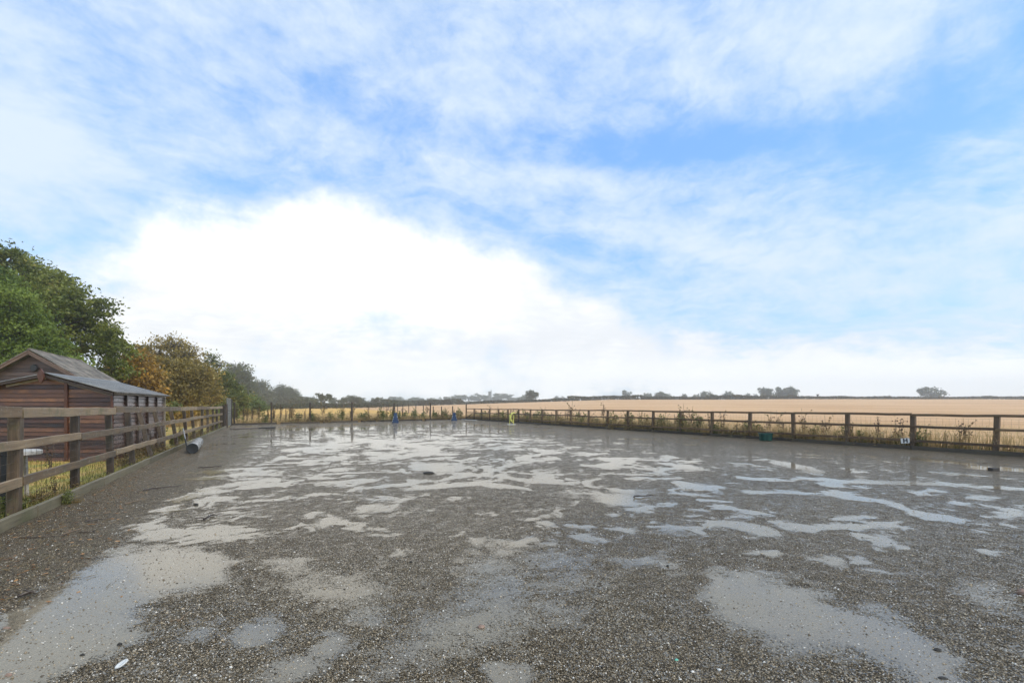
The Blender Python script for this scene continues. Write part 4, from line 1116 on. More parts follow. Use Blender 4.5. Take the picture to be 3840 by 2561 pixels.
def tree(name, Y, pxblobs, n, leaf, mat, label, cat='tree', group=None, csig=.35, base=None, limbs=7, trunk=.3, lo=.5, twigs=0, depth=1.0, per=34):
    """a tree whose crown fills the given lobes; lobes are placed at their real distance with their own depth"""
    blobs = []
    for i, (px, py, r) in enumerate(pxblobs):
        rr_ = r / F * Y; yy_ = Y + rng.uniform(-1, 1) * rr_ * .7 * depth
        p = ap(px, py, yy_); blobs.append((p, rr_ * yy_ / Y))
    cx_ = sum(b_[0].x * b_[1] for b_ in blobs) / sum(b_[1] for b_ in blobs)
    bx = base if base is not None else cx_
    gz = hz(bx, Y) - .05
    root = thing(name, (bx, Y, gz), label, cat, group)
    P, tint, cc = crown_points(blobs, n, csig, lo, per)
    P[:, 2] = np.maximum(P[:, 2], gz + .15)
    V, Fq, tt = leaf_quads(P, leaf, tint)
    np_mesh('crown', V, Fq, M[mat], root, attrs={'tint': tt})
    tb = MB(); b0 = Vector((bx, Y, gz)); zc = max(b_[0].z for b_ in blobs)
    top = Vector((bx + rng.uniform(-.5, .5), Y, gz + (zc - gz) * .55))
    tb.tube([b0, b0.lerp(top, .3) + Vector((.1, 0, 0)), b0.lerp(top, .7) + Vector((-.08, .1, 0)), top], [trunk * 1.25, trunk, trunk * .8, trunk * .55], 9)
    order = sorted(range(len(blobs)), key=lambda i: -blobs[i][1])[:limbs]
    for i in order:
        e = blobs[i][0]; s_ = b0.lerp(top, float(rng.uniform(.45, 1.0))); mid = s_.lerp(e, .5) + Vector((0, 0, abs(e.z - s_.z) * .12))
        tb.tube([s_, mid, e, e + (e - mid) * .35], [trunk * .42, trunk * .28, trunk * .14, trunk * .05], 6)
        for k in range(3):
            d = Vector(tuple(rand_dirs(1)[0])); tb.tube([e.lerp(mid, .3 * k), e + d * blobs[i][1] * .75], [trunk * .13, trunk * .03], 5)
    for k in range(twigs):
        q = Vector(tuple(cc[int(rng.integers(0, len(cc)))])); i = int(np.argmin([(b_[0] - q).length for b_ in blobs])); e = blobs[i][0]
        md = e.lerp(q, .5) + Vector(tuple(rng.normal(0, .12, 3)))
        tb.tube([e, md, q, q + (q - md) * .3], [.03 * trunk / .3, .02 * trunk / .3, .011 * trunk / .3, .004], 4, False)
    tb.build('trunk', M['bark'], root, smooth=True)
    return root

tree('oak_tree', 34, [(-140,1080,230),(20,1005,80),(70,1050,110),(150,1070,85),(205,1095,85),(265,1140,85),(320,1165,75),(355,1205,70),(400,1255,50),(445,1275,32),(430,1325,55),(340,1300,90),(240,1220,110),(130,1180,120),(30,1180,150),(-120,1330,220),(60,1350,130),(200,1370,110),(340,1390,80),(420,1400,55)],
     60000, .24, 'leaf_oak', 'tall spreading dark green oak rising behind the barn', csig=.40, base=-40.5, trunk=.55, limbs=14, lo=.55, twigs=140, per=100)
tree('green_tree', 27, [(-30,1080,90),(40,1130,75),(-10,1210,120),(95,1230,80),(150,1265,60),(190,1310,60),(40,1320,110),(130,1370,90),(-60,1400,130),(225,1370,45)],
     40000, .17, 'leaf_bright', 'bright green leafy tree at the left edge in front of the oak', csig=.34, base=-29.5, trunk=.3, limbs=8, lo=.5, twigs=30, per=110)
tree('autumn_tree', 38, [(520,1350,40),(500,1375,55),(455,1400,45),(545,1405,50),(480,1440,55),(545,1460,48),(430,1445,45),(500,1490,55),(385,1425,35)],
     17000, .24, 'leaf_orange', 'orange-leaved autumn tree just right of the barn roof', csig=.34, trunk=.2, lo=.45, twigs=40)
tree('bare_topped_tree', 46, [(600,1310,52),(660,1300,55),(540,1312,30),(712,1330,45),(640,1350,60),(560,1345,35),(720,1375,45)],
     5200, .22, 'leaf_brown', 'half-bare brown tree with its twiggy top against the sky', csig=.30, trunk=.3, limbs=7, lo=.35, twigs=330, per=16)
tree('brown_tree', 44, [(640,1410,80),(700,1425,80),(600,1440,70),(745,1420,55),(660,1480,85),(570,1490,65),(760,1480,60),(700,1520,60),(620,1530,60),(770,1400,35)],
     32000, .24, 'leaf_brown', 'broad golden brown tree filling the hedge line beside the shed', csig=.38, trunk=.28, lo=.45, twigs=60)
tree('thin_tree', 52, [(795,1350,34),(770,1365,25),(825,1372,28),(800,1395,30)],
     800, .22, 'leaf_mixed', 'thin nearly leafless tree poking up behind the brown tree', csig=.3, trunk=.18, limbs=4, lo=.3, twigs=120, per=12)
tree('olive_tree', 56, [(830,1430,50),(860,1470,50),(805,1470,50),(780,1440,40),(880,1505,40),(830,1515,50),(900,1480,30)],
     17000, .26, 'leaf_mixed', 'olive green tree above the mesh gate', csig=.36, trunk=.25, lo=.45, twigs=30)
tree('oak_tree', 150, [(865,1395,38),(900,1395,36),(925,1415,22),(930,1435,18),(885,1430,45),(910,1470,40),(940,1485,30),(850,1450,40),(960,1500,22)],
     13000, .55, 'leaf_far', 'dome-topped dark oak behind the olive tree', csig=.8, trunk=.6, lo=.5)
tree('oak_tree', 215, [(950,1460,28),(975,1448,26),(1000,1462,20),(960,1485,35),(1000,1490,26),(985,1505,28)],
     8000, .75, 'leaf_far', 'grey-green oak between the dome-topped oak and the round one', csig=1.0, trunk=.6, lo=.5)
tree('oak_tree', 240, [(1040,1475,24),(1062,1468,26),(1088,1478,24),(1108,1490,16),(1030,1490,20),(1070,1492,32),(1100,1498,18)],
     8000, .75, 'leaf_far', 'round solitary dark oak at the left of the paddock', csig=1.0, trunk=.6, lo=.5)
tree('shrub', 66, [(915,1515,24),(945,1505,26),(970,1518,22),(930,1530,22),(985,1530,18)], 5200, .24, 'leaf_pale', 'pale green bush at the back corner of the paddock', 'shrub', csig=.3, trunk=.06, lo=.4)
tree('shrub', 60, [(905,1550,18),(935,1552,16),(965,1556,13),(880,1548,16)], 2600, .22, 'leaf_brown', 'russet bramble bank in front of the pale green bush', 'shrub', csig=.3, trunk=.05, lo=.4)
# undergrowth behind the grey fence
for i, (px, py, r, Y, mt, lab) in enumerate([
    (590, 1560, 38, 33, 'leaf_brown', 'brown tangled bush behind the fence nearest the shed corner'),
    (650, 1550, 40, 35, 'leaf_mixed', 'olive bush behind the fence right of the shed'),
    (705, 1560, 36, 34, 'leaf_orange', 'rusty orange bush behind the middle of the fence end'),
    (755, 1555, 38, 36, 'leaf_brown', 'golden bush behind the fence close to the gate'),
    (800, 1560, 34, 37, 'leaf_mixed', 'green bush behind the last fence posts'),
    (850, 1545, 36, 42, 'leaf_mixed', 'dark bush behind the mesh gate'),
    (540, 1590, 30, 24, 'leaf_mixed', 'low green bush against the far end of the shed')]):
    tree('shrub', Y, [(px, py, r), (px - r * .7, py + r * .4, r * .7), (px + r * .7, py + r * .4, r * .7), (px, py + r * .9, r * .7)], 4200, .17, mt, lab, 'shrub', 'undergrowth along the grey fence', csig=.24, trunk=.04, lo=.3, twigs=25)

# ------------------------------------------------------------------ far hedges, made of leaf masses along their lines
def hedge(name, pts, hgt, wid, n, leaf, mat, label, rag=.35):
    p = np.array(pts, float); seg = np.linalg.norm(np.diff(p, axis=0), axis=1); cum = np.concatenate([[0], np.cumsum(seg)])
    s = rng.random(n) * cum[-1]; x = np.interp(s, cum, p[:, 0]); y = np.interp(s, cum, p[:, 1])
    hh = hgt * (1 - rag + 2 * rag * fbm(s / 9.0, s * 0, 4, 55)) * (1 + .5 * (fbm(s / 30.0, s * 0 + 3, 2, 15) > .66))
    y = y + rng.normal(0, wid * .35, n); x = x + rng.normal(0, wid * .2, n)
    z = height(x, y) + hh * rng.random(n) ** .7
    V, Fq, tt = leaf_quads(np.stack([x, y, z], -1), leaf, np.clip(rng.normal(.45, .22, n), 0, 1), aspect=.7)
    mid = (x.mean(), y.mean(), hz(x.mean(), y.mean()))
    root = thing(name, mid, label, 'hedge')
    np_mesh('leaf_mass', V, Fq, M[mat], root, attrs={'tint': tt})
    tb = MB()
    for k in range(int(cum[-1] / 7)):
        q = (k + .5) * 7; xx, yy_ = float(np.interp(q, cum, p[:, 0])), float(np.interp(q, cum, p[:, 1])); zz_ = hz(xx, yy_)
        tb.tube([(xx, yy_, zz_ - .1), (xx + .2, yy_, zz_ + hgt * .6)], [.09, .04], 5, False)
    tb.build('stems', M['bark'], root)
hedge('field_hedge', [(-24, 224), (60, 224), (150, 224), (275, 224)], 1.15, 2.0, 15000, .85, 'leaf_hedge', 'low dark hedge along the crest of the stubble field', .6)
hedge('field_hedge', [(-112, 218), (-60, 221), (-24, 223)], 1.6, 3.0, 7000, .95, 'leaf_hedge', 'thick dark hedge along the dip at the back of the field')
hedge('paddock_hedge', [(-66, 118), (-50, 135), (-40, 150), (-46, 215)], 1.3, 2.5, 6000, .6, 'leaf_hedge', 'low greyish hedge at the back of the paddock')
hedge('paddock_hedge', [(-118, 150), (-100, 190), (-90, 214)], 2.6, 4, 4500, .9, 'leaf_hedge', 'tall ragged hedge behind the round solitary oak')

# ------------------------------------------------------------------ trees on the skyline
def proto_tree(kind, seed):
    global rng
    keep_ = rng; rng = np.random.default_rng(seed)
    rr_ = random.Random(seed)
    if kind == 'dome': bl = [((0, 0, 5.2), 3.6)] + [((rr_.uniform(-3.6, 3.6), rr_.uniform(-3, 3), rr_.uniform(3.4, 7.2)), rr_.uniform(1.5, 2.3)) for _ in range(8)]
    elif kind == 'open': bl = [((rr_.uniform(-3.4, 3.4), rr_.uniform(-2.5, 2.5), rr_.uniform(3.2, 8.0)), rr_.uniform(1.1, 1.9)) for _ in range(9)]
    elif kind == 'low': bl = [((rr_.uniform(-5, 5), rr_.uniform(-2, 2), rr_.uniform(2.0, 4.6)), rr_.uniform(1.7, 2.6)) for _ in range(9)]
    else: bl = [((rr_.uniform(-1.4, 1.4), rr_.uniform(-1, 1), 2.5 + 1.0 * k), 2.3 - .27 * k) for k in range(7)]
    bl = [(Vector(c_), r_) for c_, r_ in bl]
    P, tint, cc = crown_points(bl, 2600, .55, .55, 26)
    P[:, 2] = np.maximum(P[:, 2], .9)
    V, Fq, tt = leaf_quads(P, .62, tint, aspect=.75)
    zmax, xw = P[:, 2].max(), np.percentile(np.abs(P[:, 0]), 98)
    V[:, 2] /= zmax; V[:, :2] /= 2 * xw                   # unit height, unit width
    tb = MB(); tb.tube([(0, 0, 0), (.02, 0, .25), (0, 0, .6)], [.05, .04, .02], 7)
    for b_, r_ in bl[:6]: tb.tube([(0, 0, .3), (b_.x / (2 * xw) * .6, b_.y / (2 * xw) * .6, .3 + (b_.z / zmax - .3) * .6), (b_.x / (2 * xw), b_.y / (2 * xw), b_.z / zmax)], [.022, .014, .006], 5, False)
    rng = keep_
    return V, Fq, tt, tb
PROTO = {}
for kd, sds in (('dome', (1, 2, 3)), ('open', (4, 5)), ('low', (6, 7)), ('cone', (8,))):
    for q, sd2 in enumerate(sds): PROTO[(kd, q)] = proto_tree(kd, sd2)
MESHES = {}
def skyline_tree(px, wpx, top, Y, kind, q, label, mat='leaf_far', group='trees along the skyline'):
    X = (px - CX) / F * Y; z0 = hz(X, Y) - .1; ht = EYE + (HY - top) / F * Y - z0; wd = wpx / F * Y
    root = thing('skyline_tree', (X, Y, z0), label, 'tree', group)
    root.scale = (wd, wd, ht); root.rotation_euler.z = 0
    key = (kind, q, mat)
    if key not in MESHES:
        V, Fq, tt, tb = PROTO[(kind, q)]
        o1 = np_mesh('crown', V, Fq, M[mat], root, attrs={'tint': tt}, local=True); o2 = tb.build('trunk', M['bark'], root, local=True)
        MESHES[key] = (o1.data, o2.data)
    else:
        for nm, me in zip(('crown', 'trunk'), MESHES[key]):
            o = link(bpy.data.objects.new(nm, me)); o.parent = root
ST = [
 (1165, 78, 1486, 190, 'dome', 0, 'first rounded tree right of the solitary oak'), (1215, 54, 1473, 175, 'open', 0, 'open-crowned tree left of the third tall post'), (1268, 66, 1489, 260, 'low', 0, 'low spreading tree right of the open-crowned one'),
 (1318, 74, 1481, 200, 'dome', 1, 'larger rounded tree behind the third tall post'), (1350, 44, 1487, 205, 'open', 1, 'smaller tree leaning into the larger rounded one'), (1388, 70, 1496, 300, 'low', 1, 'flat-topped low tree right of the third post'), (1425, 62, 1489, 215, 'dome', 2, 'dark rounded tree left of the first blue stand'),
 (1466, 40, 1497, 320, 'low', 0, 'tiny low tree just left of the fourth tall post'), (1492, 64, 1486, 520, 'dome', 0, 'pale domed tree above the first blue stand'), (1528, 52, 1492, 530, 'low', 1, 'pale low tree right of the pale dome'), (1560, 66, 1488, 500, 'dome', 1, 'pale broad tree left of the fifth post'), (1582, 34, 1496, 380, 'low', 0, 'dark low clump before the pale broad tree'),
 (1622, 44, 1491, 560, 'dome', 2, 'pale tree beside the fifth tall post'), (1652, 17, 1488, 560, 'cone', 0, 'narrow pointed tree between fifth and corner posts'), (1680, 32, 1486, 570, 'dome', 0, 'pale rounded tree left of the corner post'), (1718, 60, 1480, 640, 'dome', 1, 'hazy tree above the corner post'), (1757, 60, 1480, 640, 'low', 0, 'hazy spreading tree right of the corner post'),
 (1793, 44, 1474, 640, 'cone', 0, 'hazy pointed tree left of the church tower'), (1816, 26, 1480, 650, 'dome', 2, 'small hazy tree touching the church tower'), (1862, 36, 1476, 640, 'cone', 0, 'hazy pointed tree right of the church tower'), (1878, 50, 1474, 660, 'dome', 0, 'taller hazy tree right of the church tower'), (1906, 46, 1475, 640, 'open', 1, 'last tall hazy tree of the churchyard group'), (1935, 50, 1488, 620, 'low', 1, 'low hazy tree trailing off right of the churchyard'),
 (1952, 22, 1489, 430, 'low', 0, 'small dark clump left of the lone oak'), (1964, 24, 1479, 520, 'dome', 1, 'pale tree half behind the lone oak'), (1993, 46, 1461, 262, 'dome', 2, 'lone dark oak on the dip of the hedge'),
 (2100, 44, 1484, 760, 'low', 0, 'very pale tree right of the lone oak'), (2156, 30, 1482, 420, 'dome', 0, 'first of three small round trees at mid skyline'), (2190, 28, 1485, 430, 'dome', 1, 'second of three small round trees at mid skyline'), (2218, 26, 1482, 440, 'low', 1, 'third of three small round trees at mid skyline'),
 (2350, 42, 1462, 400, 'open', 1, 'upright tree leading the right skyline group'), (2378, 18, 1479, 560, 'dome', 0, 'tiny pale tree beside the upright tree'), (2424, 42, 1472, 460, 'dome', 1, 'left tree of the close skyline group'), (2450, 40, 1474, 470, 'low', 0, 'low tree inside the close skyline group'), (2478, 44, 1467, 380, 'dome', 2, 'dark oak at the front of the close skyline group'), (2504, 36, 1474, 470, 'dome', 0, 'right tree of the close skyline group'),
 (2566, 30, 1475, 350, 'dome', 1, 'small solitary umbrella-shaped tree'), (2616, 44, 1472, 430, 'low', 1, 'left tree of the second skyline group'), (2654, 46, 1466, 380, 'dome', 0, 'main dark tree of the second skyline group'), (2684, 28, 1478, 430, 'low', 0, 'low right tree of the second skyline group'),
 (2732, 50, 1465, 430, 'dome', 1, 'solid rounded tree between the skyline groups'), (2776, 34, 1481, 480, 'low', 1, 'low pale tree right of the solid rounded one'), (2822, 54, 1474, 520, 'low', 0, 'pale tree behind the tall pair'), (2871, 52, 1452, 345, 'open', 0, 'open-crowned left tree of the tall pair'), (2925, 44, 1449, 340, 'open', 1, 'middle tree of the tall skyline clump'), (2962, 52, 1448, 335, 'dome', 2, 'heavy right tree of the tall skyline clump'),
 (3318, 44, 1481, 480, 'low', 1, 'faint pale tree on the right hedge line'), (3492, 76, 1450, 330, 'dome', 0, 'big lone domed oak at the far right skyline'),
]
for s_ in ST:
    skyline_tree(*s_[:6], s_[6])

# ------------------------------------------------------------------ church tower, and the lookout on the hedge
M['stone'] = plain('church_stone', (.26, .24, .20), .8, 0, .2, .3, .6)
Yc = 660.; Xc = (1837 - CX) / F * Yc; zc = hz(Xc, Yc) - .3
root = thing('church_tower', (Xc, Yc, zc), 'square stone church tower with a corner turret among hazy trees', 'church')
topz = EYE + (HY - 1468) / F * Yc; ht = topz - zc; wd = 11.5 / F * Yc
MB().box((0, 0, ht * .47), (wd, wd, ht * .94)).build('tower', M['stone'], root, local=True)
MB().box((0, 0, ht * .955), (wd * 1.08, wd * 1.08, ht * .03)).build('cornice', M['stone'], root, local=True)
for k in range(4):
    for s1_ in (-1, 1):
        MB().box(((-.5 + (k + .5) / 4) * wd * 1.02, s1_ * wd * .5, ht * .99), (wd * .15, .3, ht * .05)).build('merlon', M['stone'], root, local=True)
MB().lathe((wd * .42, -wd * .42, 0), [(wd * .16, 0), (wd * .15, ht * 1.09), (wd * .02, ht * 1.2)], 8).build('turret', M['stone'], root, local=True)
MB().box((-.05 * wd, -wd * .505, ht * .74), (wd * .28, .12, ht * .2)).build('belfry_opening', M['dark_batten'], root, local=True)
MB().box((-wd * 1.3, 0, ht * .2), (wd * 1.7, wd * .9, ht * .4)).build('nave', M['stone'], root, local=True)
nv = MB(); a_ = ht * .4; nv.add([(-wd*2.2, -wd*.5, a_), (-wd*.45, -wd*.5, a_), (-wd*.45, wd*.5, a_), (-wd*2.2, wd*.5, a_), (-wd*2.2, 0, a_*1.5), (-wd*.45, 0, a_*1.5)], [(0, 1, 5, 4), (2, 3, 4, 5), (0, 4, 3), (1, 2, 5)]); nv.build('nave_roof', M['felt'], root, local=True)

Yl = 232.; Xl = (3066 - CX) / F * Yl; zl = hz(Xl, Yl)
root = thing('lookout_box', (Xl, Yl, zl), 'small dark lookout box on a post above the far hedge', 'lookout')
tz = EYE + (HY - 1478) / F * Yl - zl
MB().bar((0, 0, 0), (0, 0, tz * .75), .3, .3, up=(0, 1, 0)).build('post', M['dark_post'], root, local=True)
MB().box((0, 0, tz * .84), (.75, .7, tz * .2)).build('cabin', M['dark_post'], root, local=True)
MB().box((.08, 0, tz * .965), (1.05, .9, tz * .05), 0, (0, R(-5))).build('roof', M['dark_post'], root, local=True)

# ------------------------------------------------------------------ weeds along the fences
M['stem_brown'] = plain('dry_stem', (.11, .075, .045), .7, 0, .25)
M['stem_green'] = plain('green_stem', (.09, .10, .035), .6, 0, .25)
M['seed'] = foliage('seed_heads', (.035, .022, .014), (.12, .075, .04))
M['weed_green'] = foliage('weed_leaf', (.09, .11, .028), (.27, .28, .08), (.4, .3, .1))
M['weed_brown'] = foliage('weed_dry_leaf', (.15, .105, .04), (.42, .30, .13), (.45, .3, .13))
M['straw'] = foliage('dry_straw', (.42, .29, .12), (.78, .60, .32), trans=.35)
M['grass'] = foliage('green_grass', (.09, .115, .024), (.36, .31, .08), (.5, .33, .11), trans=.35)

def blades(x, y, z, h, wid, lean, tint):
    """thin bent grass blades, two segments each"""
    n = len(x); an = rng.random(n) * 6.283; dx_, dy_ = np.cos(an), np.sin(an)
    b0 = np.stack([x, y, z], -1); side = np.stack([-dy_, dx_, 0 * x], -1) * (wid / 2)[:, None]
    ln = (lean * rng.random(n))[:, None] * h[:, None] * np.stack([dx_, dy_, 0 * x], -1)
    m1 = b0 + ln * .35 + np.stack([0*x, 0*x, h * .6], -1); tp_ = b0 + ln + np.stack([0*x, 0*x, h * (1 - .25 * lean)], -1)
    V = np.stack([b0 - side, b0 + side, m1 + side * .7, m1 - side * .7, tp_], 1).reshape(-1, 3)
    k = np.arange(n)[:, None] * 5
    Fa = np.concatenate([k + np.array([[0, 1, 2]]), k + np.array([[0, 2, 3]]), k + np.array([[3, 2, 4]])], 0)
    return V, Fa, np.repeat(tint, 5)
def weed_proto(kind, seed):
    global rng
    keep_ = rng; rng = np.random.default_rng(seed); rr_ = random.Random(seed)
    root = thing('weed', (0, 0, -50), 'x', 'weed')
    st_ = MB(); L = []; S_ = []
    if kind == 'dock':
        for k in range(3):
            h = rr_.uniform(.85, 1.35); t_ = Vector((rr_.uniform(-.12, .12), rr_.uniform(-.1, .1), h)); b_ = Vector((rr_.uniform(-.05, .05), rr_.uniform(-.05, .05), 0))
            st_.tube([b_, b_.lerp(t_, .5) + Vector((.02, 0, 0)), t_], [.009, .007, .004], 5)
            for q in np.linspace(.45, 1.0, 70): L.append(b_.lerp(t_, q) + Vector(tuple(rng.normal(0, .018, 3))))
            for q in np.linspace(.05, .5, 10): S_.append(b_.lerp(t_, q) + Vector(tuple(rng.normal(0, .07, 3))))
    elif kind == 'nettle':
        for k in range(9):
            h = rr_.uniform(.45, .95); b_ = Vector((rr_.uniform(-.22, .22), rr_.uniform(-.15, .15), 0)); t_ = b_ + Vector((rr_.uniform(-.15, .15), rr_.uniform(-.1, .1), h))
            st_.tube([b_, b_.lerp(t_, .5), t_], [.006, .005, .003], 4)
            for q in np.linspace(.1, 1.0, 38): S_.append(b_.lerp(t_, q) + Vector(tuple(rng.normal(0, .055, 3))))
    elif kind == 'bush':
        for k in range(14):
            d = Vector(tuple(rand_dirs(1)[0])); d.z = abs(d.z) + .25; t_ = d.normalized() * rr_.uniform(.4, .8); t_.y *= .6
            st_.tube([(0, 0, 0), t_ * .5 + Vector((0, 0, .1)), t_], [.008, .006, .003], 4)
            for q in np.linspace(.15, 1, 40): S_.append(t_ * q + Vector(tuple(rng.normal(0, .08, 3))))
    elif kind == 'thistle':
        for k in range(2):
            h = rr_.uniform(1.0, 1.55); b_ = Vector((rr_.uniform(-.1, .1), 0, 0)); t_ = b_ + Vector((rr_.uniform(-.25, .25), rr_.uniform(-.1, .1), h))
            st_.tube([b_, b_.lerp(t_, .5), t_], [.011, .008, .004], 5)
            for j in range(7):
                s_ = b_.lerp(t_, rr_.uniform(.35, .95)); e = s_ + Vector((rr_.uniform(-.25, .25), rr_.uniform(-.15, .15), rr_.uniform(.08, .3)))
                st_.tube([s_, e], [.005, .003], 4)
                for q in range(12): L.append(e + Vector(tuple(rng.normal(0, .02, 3))))
                for q in range(3): S_.append(s_.lerp(e, .3 * q) + Vector(tuple(rng.normal(0, .04, 3))))
    else:   # ivy-wrapped dark stem
        for k in range(4):
            t_ = Vector((rr_.uniform(-.2, .2), rr_.uniform(-.1, .1), rr_.uniform(.7, 1.25)))
            st_.tube([(0, 0, 0), t_ * .5, t_], [.014, .01, .005], 5)
            for q in np.linspace(.1, 1, 34): L.append(t_ * q + Vector(tuple(rng.normal(0, .045, 3))))
    st_.build('stems', M['stem_green' if kind in ('nettle', 'bush') else 'stem_brown'], root, local=True)
    if L:
        C_ = np.array([tuple(v) for v in L]); V, Fq, tt = leaf_quads(C_, .035 if kind != 'ivy' else .06, rng.random(len(C_)), aspect=.8); np_mesh('seed_heads', V, Fq, M['seed'], root, attrs={'tint': tt}, local=True)['kind'] = 'stuff'
    if S_:
        C_ = np.array([tuple(v) for v in S_]); C_[:, 2] = np.maximum(C_[:, 2], .02); V, Fq, tt = leaf_quads(C_, .10 if kind != 'bush' else .075, rng.random(len(C_)) * .95, .3); np_mesh('leaves', V, Fq, M['weed_green' if kind in ('nettle', 'dock') else 'weed_brown'], root, attrs={'tint': tt}, local=True)['kind'] = 'stuff'
    rng = keep_
    return root
WP = {k: weed_proto(k, 100 + i) for i, k in enumerate(('dock', 'nettle', 'bush', 'thistle', 'ivy'))}
WLAB = {'dock': 'dock stalk with dark seed heads', 'nettle': 'leafy nettle clump', 'bush': 'low tangled brown and green bramble', 'thistle': 'tall branching dry thistle', 'ivy': 'dark stem hung with withered leaves'}
USED = set()
wr = random.Random(21)
def weed(kind, p, sc, where, group):
    lab = WLAB[kind] + ' ' + where
    if kind not in USED:
        USED.add(kind); o = WP[kind]; o.location = p; o.rotation_euler.z = wr.uniform(0, 6.28); o.scale = (sc, sc, sc); o['label'] = lab
    else: o = copy_thing(WP[kind], p, wr.uniform(0, 6.28), sc, lab)
    o['group'] = group + ': ' + kind
# named plants along the right fence that stand out in the photo
for px, kind, sc, off, where in [
    (1838, 'thistle', 1.1, .3, 'rising over the rail near the far right corner'), (1868, 'dock', 1.3, .3, 'leaning over the rail left of the yellow hoop'), (1935, 'nettle', 1.25, .35, 'right behind the yellow hoop'),
    (2068, 'nettle', 1.0, .3, 'green against the fence right of the yellow hoop'), (2352, 'dock', 1.12, .3, 'topping the rail at the middle of the right fence'),
    (2556, 'thistle', 1.05, .35, 'standing highest over the right fence'), (2590, 'thistle', .95, .3, 'second highest at the middle of the right fence'), (2625, 'dock', .95, .3, 'left of the withered dark stems'),
    (2668, 'ivy', 1.0, .25, 'climbing the post at mid fence'), (2712, 'ivy', 1.05, .3, 'twisting above the rail at mid fence'), (2765, 'bush', 1.1, .35, 'sprawling left of the green tub'), (2830, 'nettle', .9, .4, 'just left of the green tub'),
    (2935, 'dock', .85, .4, 'right of the green tub'), (3010, 'bush', .95, .4, 'low in the second bay right of the tub'), (3060, 'nettle', .8, .4, 'in the second bay right of the tub'), (3180, 'ivy', .7, .25, 'clinging to the post left of the marker bay'),
    (3298, 'dock', 1.0, .4, 'tallest left of the letter marker'), (3230, 'nettle', .7, .4, 'green in the bay left of the letter marker'), (3365, 'ivy', .95, .4, 'beside the letter marker'), (3390, 'bush', .6, .4, 'rusty behind the letter marker'),
    (3450, 'nettle', .9, .3, 'hanging right of the letter marker post'), (3545, 'dock', .62, .4, 'single dark spike in the last full bay'), (3600, 'ivy', .85, .4, 'bushy dark plant in the last full bay'), (3625, 'thistle', .72, .4, 'thin and pale in the last full bay'), (3790, 'bush', .55, .4, 'low by the right edge of the picture')]:
    u = (px - CX) / F; Y = (20.8 + off * 1.12) / (u + .516); p = Vector((u * Y, Y, hz(u * Y, Y)))
    weed(kind, p, sc, where, 'weeds standing out along the right fence')
Y = 15.0
while Y < 49:
    kind = wr.choices(('dock', 'nettle', 'bush', 'thistle'), (2.5, 4.5, 3, 1.6))[0]
    p = onR(Y, wr.uniform(.2, .6)); p.z = hz(p.x, p.y)
    weed(kind, p, wr.uniform(.5, .95) if Y < 23 else wr.uniform(.7, 1.3), 'among the weeds lining the right fence', 'weeds lining the right fence')
    Y += wr.uniform(.17, .36)
k = .02
while k < .99:
    kind = wr.choices(('dock', 'nettle', 'bush', 'thistle'), (2, 4, 5, 1))[0]
    if .12 < k < .2 or .03 < k < .1: kind = 'dock'
    p = onF(k, wr.uniform(.15, .7)); p.z = hz(p.x, p.y)
    weed(kind, p, wr.uniform(1.0, 1.5), 'among the weeds under the far wire fence', 'weeds under the far fence')
    k += wr.uniform(.008, .02)
for px, py, kind, sc, where in [(255, 1898, 'nettle', .28, 'sprouting on the gravel against the kerb'), (285, 1893, 'bush', .22, 'spreading on the gravel by the kerb'), (80, 1930, 'nettle', .30, 'at the foot of the nearest fence post'), (25, 1945, 'nettle', .34, 'behind the nearest kerb board'),
                                (150, 1885, 'bush', .38, 'between the first two fence posts'), (205, 1862, 'ivy', .30, 'bare and thin between the first two posts'), (190, 1760, 'ivy', .62, 'standing in the lawn behind the fence'), (300, 1850, 'bush', .3, 'at the foot of the second fence post')]:
    p = gp(px, py, -.03); weed(kind, p, sc, where, 'weeds by the grey fence')
for i in range(22):
    Y = wr.uniform(11, 30); p = onL(Y, wr.uniform(.25, .9)); p.z = -.04
    weed(wr.choice(('bush', 'dock', 'nettle', 'bush')), p, wr.uniform(.35, .75), 'in the rough strip behind the grey fence', 'weeds behind the grey fence')

# grasses, too many to count
def grass(name, x, y, hlo, hhi, wid, lean, mat, label, z=None, tmu=.5):
    n = len(x); z = height(x, y) - .01 if z is None else z
    V, Fa, tt = blades(x, y, z, rng.uniform(hlo, hhi, n), np.full(n, wid) * rng.uniform(.6, 1.4, n), lean, np.clip(rng.normal(tmu, .25, n), 0, 1))
    o = np_mesh(name, V, Fa, M[mat], attrs={'tint': tt}); tag(o, label, 'grass', kind='stuff')
n = 21000; Y = 8 + 42 * rng.random(n) ** .8; off = np.abs(rng.normal(0, .38, n)) + .1
grass('fence_grass', lineR(Y) + off * .889, Y + off * .459, .15, 1.05, .018, .8, 'straw', 'dry straw-coloured grass growing along the right fence', tmu=.45)
n = 4000; Y = 8 + 42 * rng.random(n); off = np.abs(rng.normal(0, .3, n)) + .03
grass('green_fence_grass', lineR(Y) + off * .889, Y + off * .459, .12, .55, .016, .8, 'grass', 'green grass at the foot of the right fence', tmu=.35)
n = 52000; off = .8 + 26 * rng.random(n) ** 1.8; Y = 6 + 46 * rng.random(n); row_ = np.round(off / .32) * .32 + rng.normal(0, .035, n)
grass('stubble_stalks', lineR(Y) + row_ * .889, Y + row_ * .459, .10, .26, .012, .3, 'straw', 'rows of cut straw stubble in the near field', tmu=.6)
n = 42000; k = rng.random(n) * 1.25 - .2; off = .1 + 26 * rng.random(n) ** 2.2; d = (FR - FL); dn = Vector((d.y, -d.x, 0)).normalized()
gx, gy = FL.x + d.x * k - dn.x * off, FL.y + d.y * k - dn.y * off
grass('paddock_grass', gx, gy, .2, .75, .022, .8, 'straw', 'long golden grass in the paddock behind the far fence', tmu=.5)
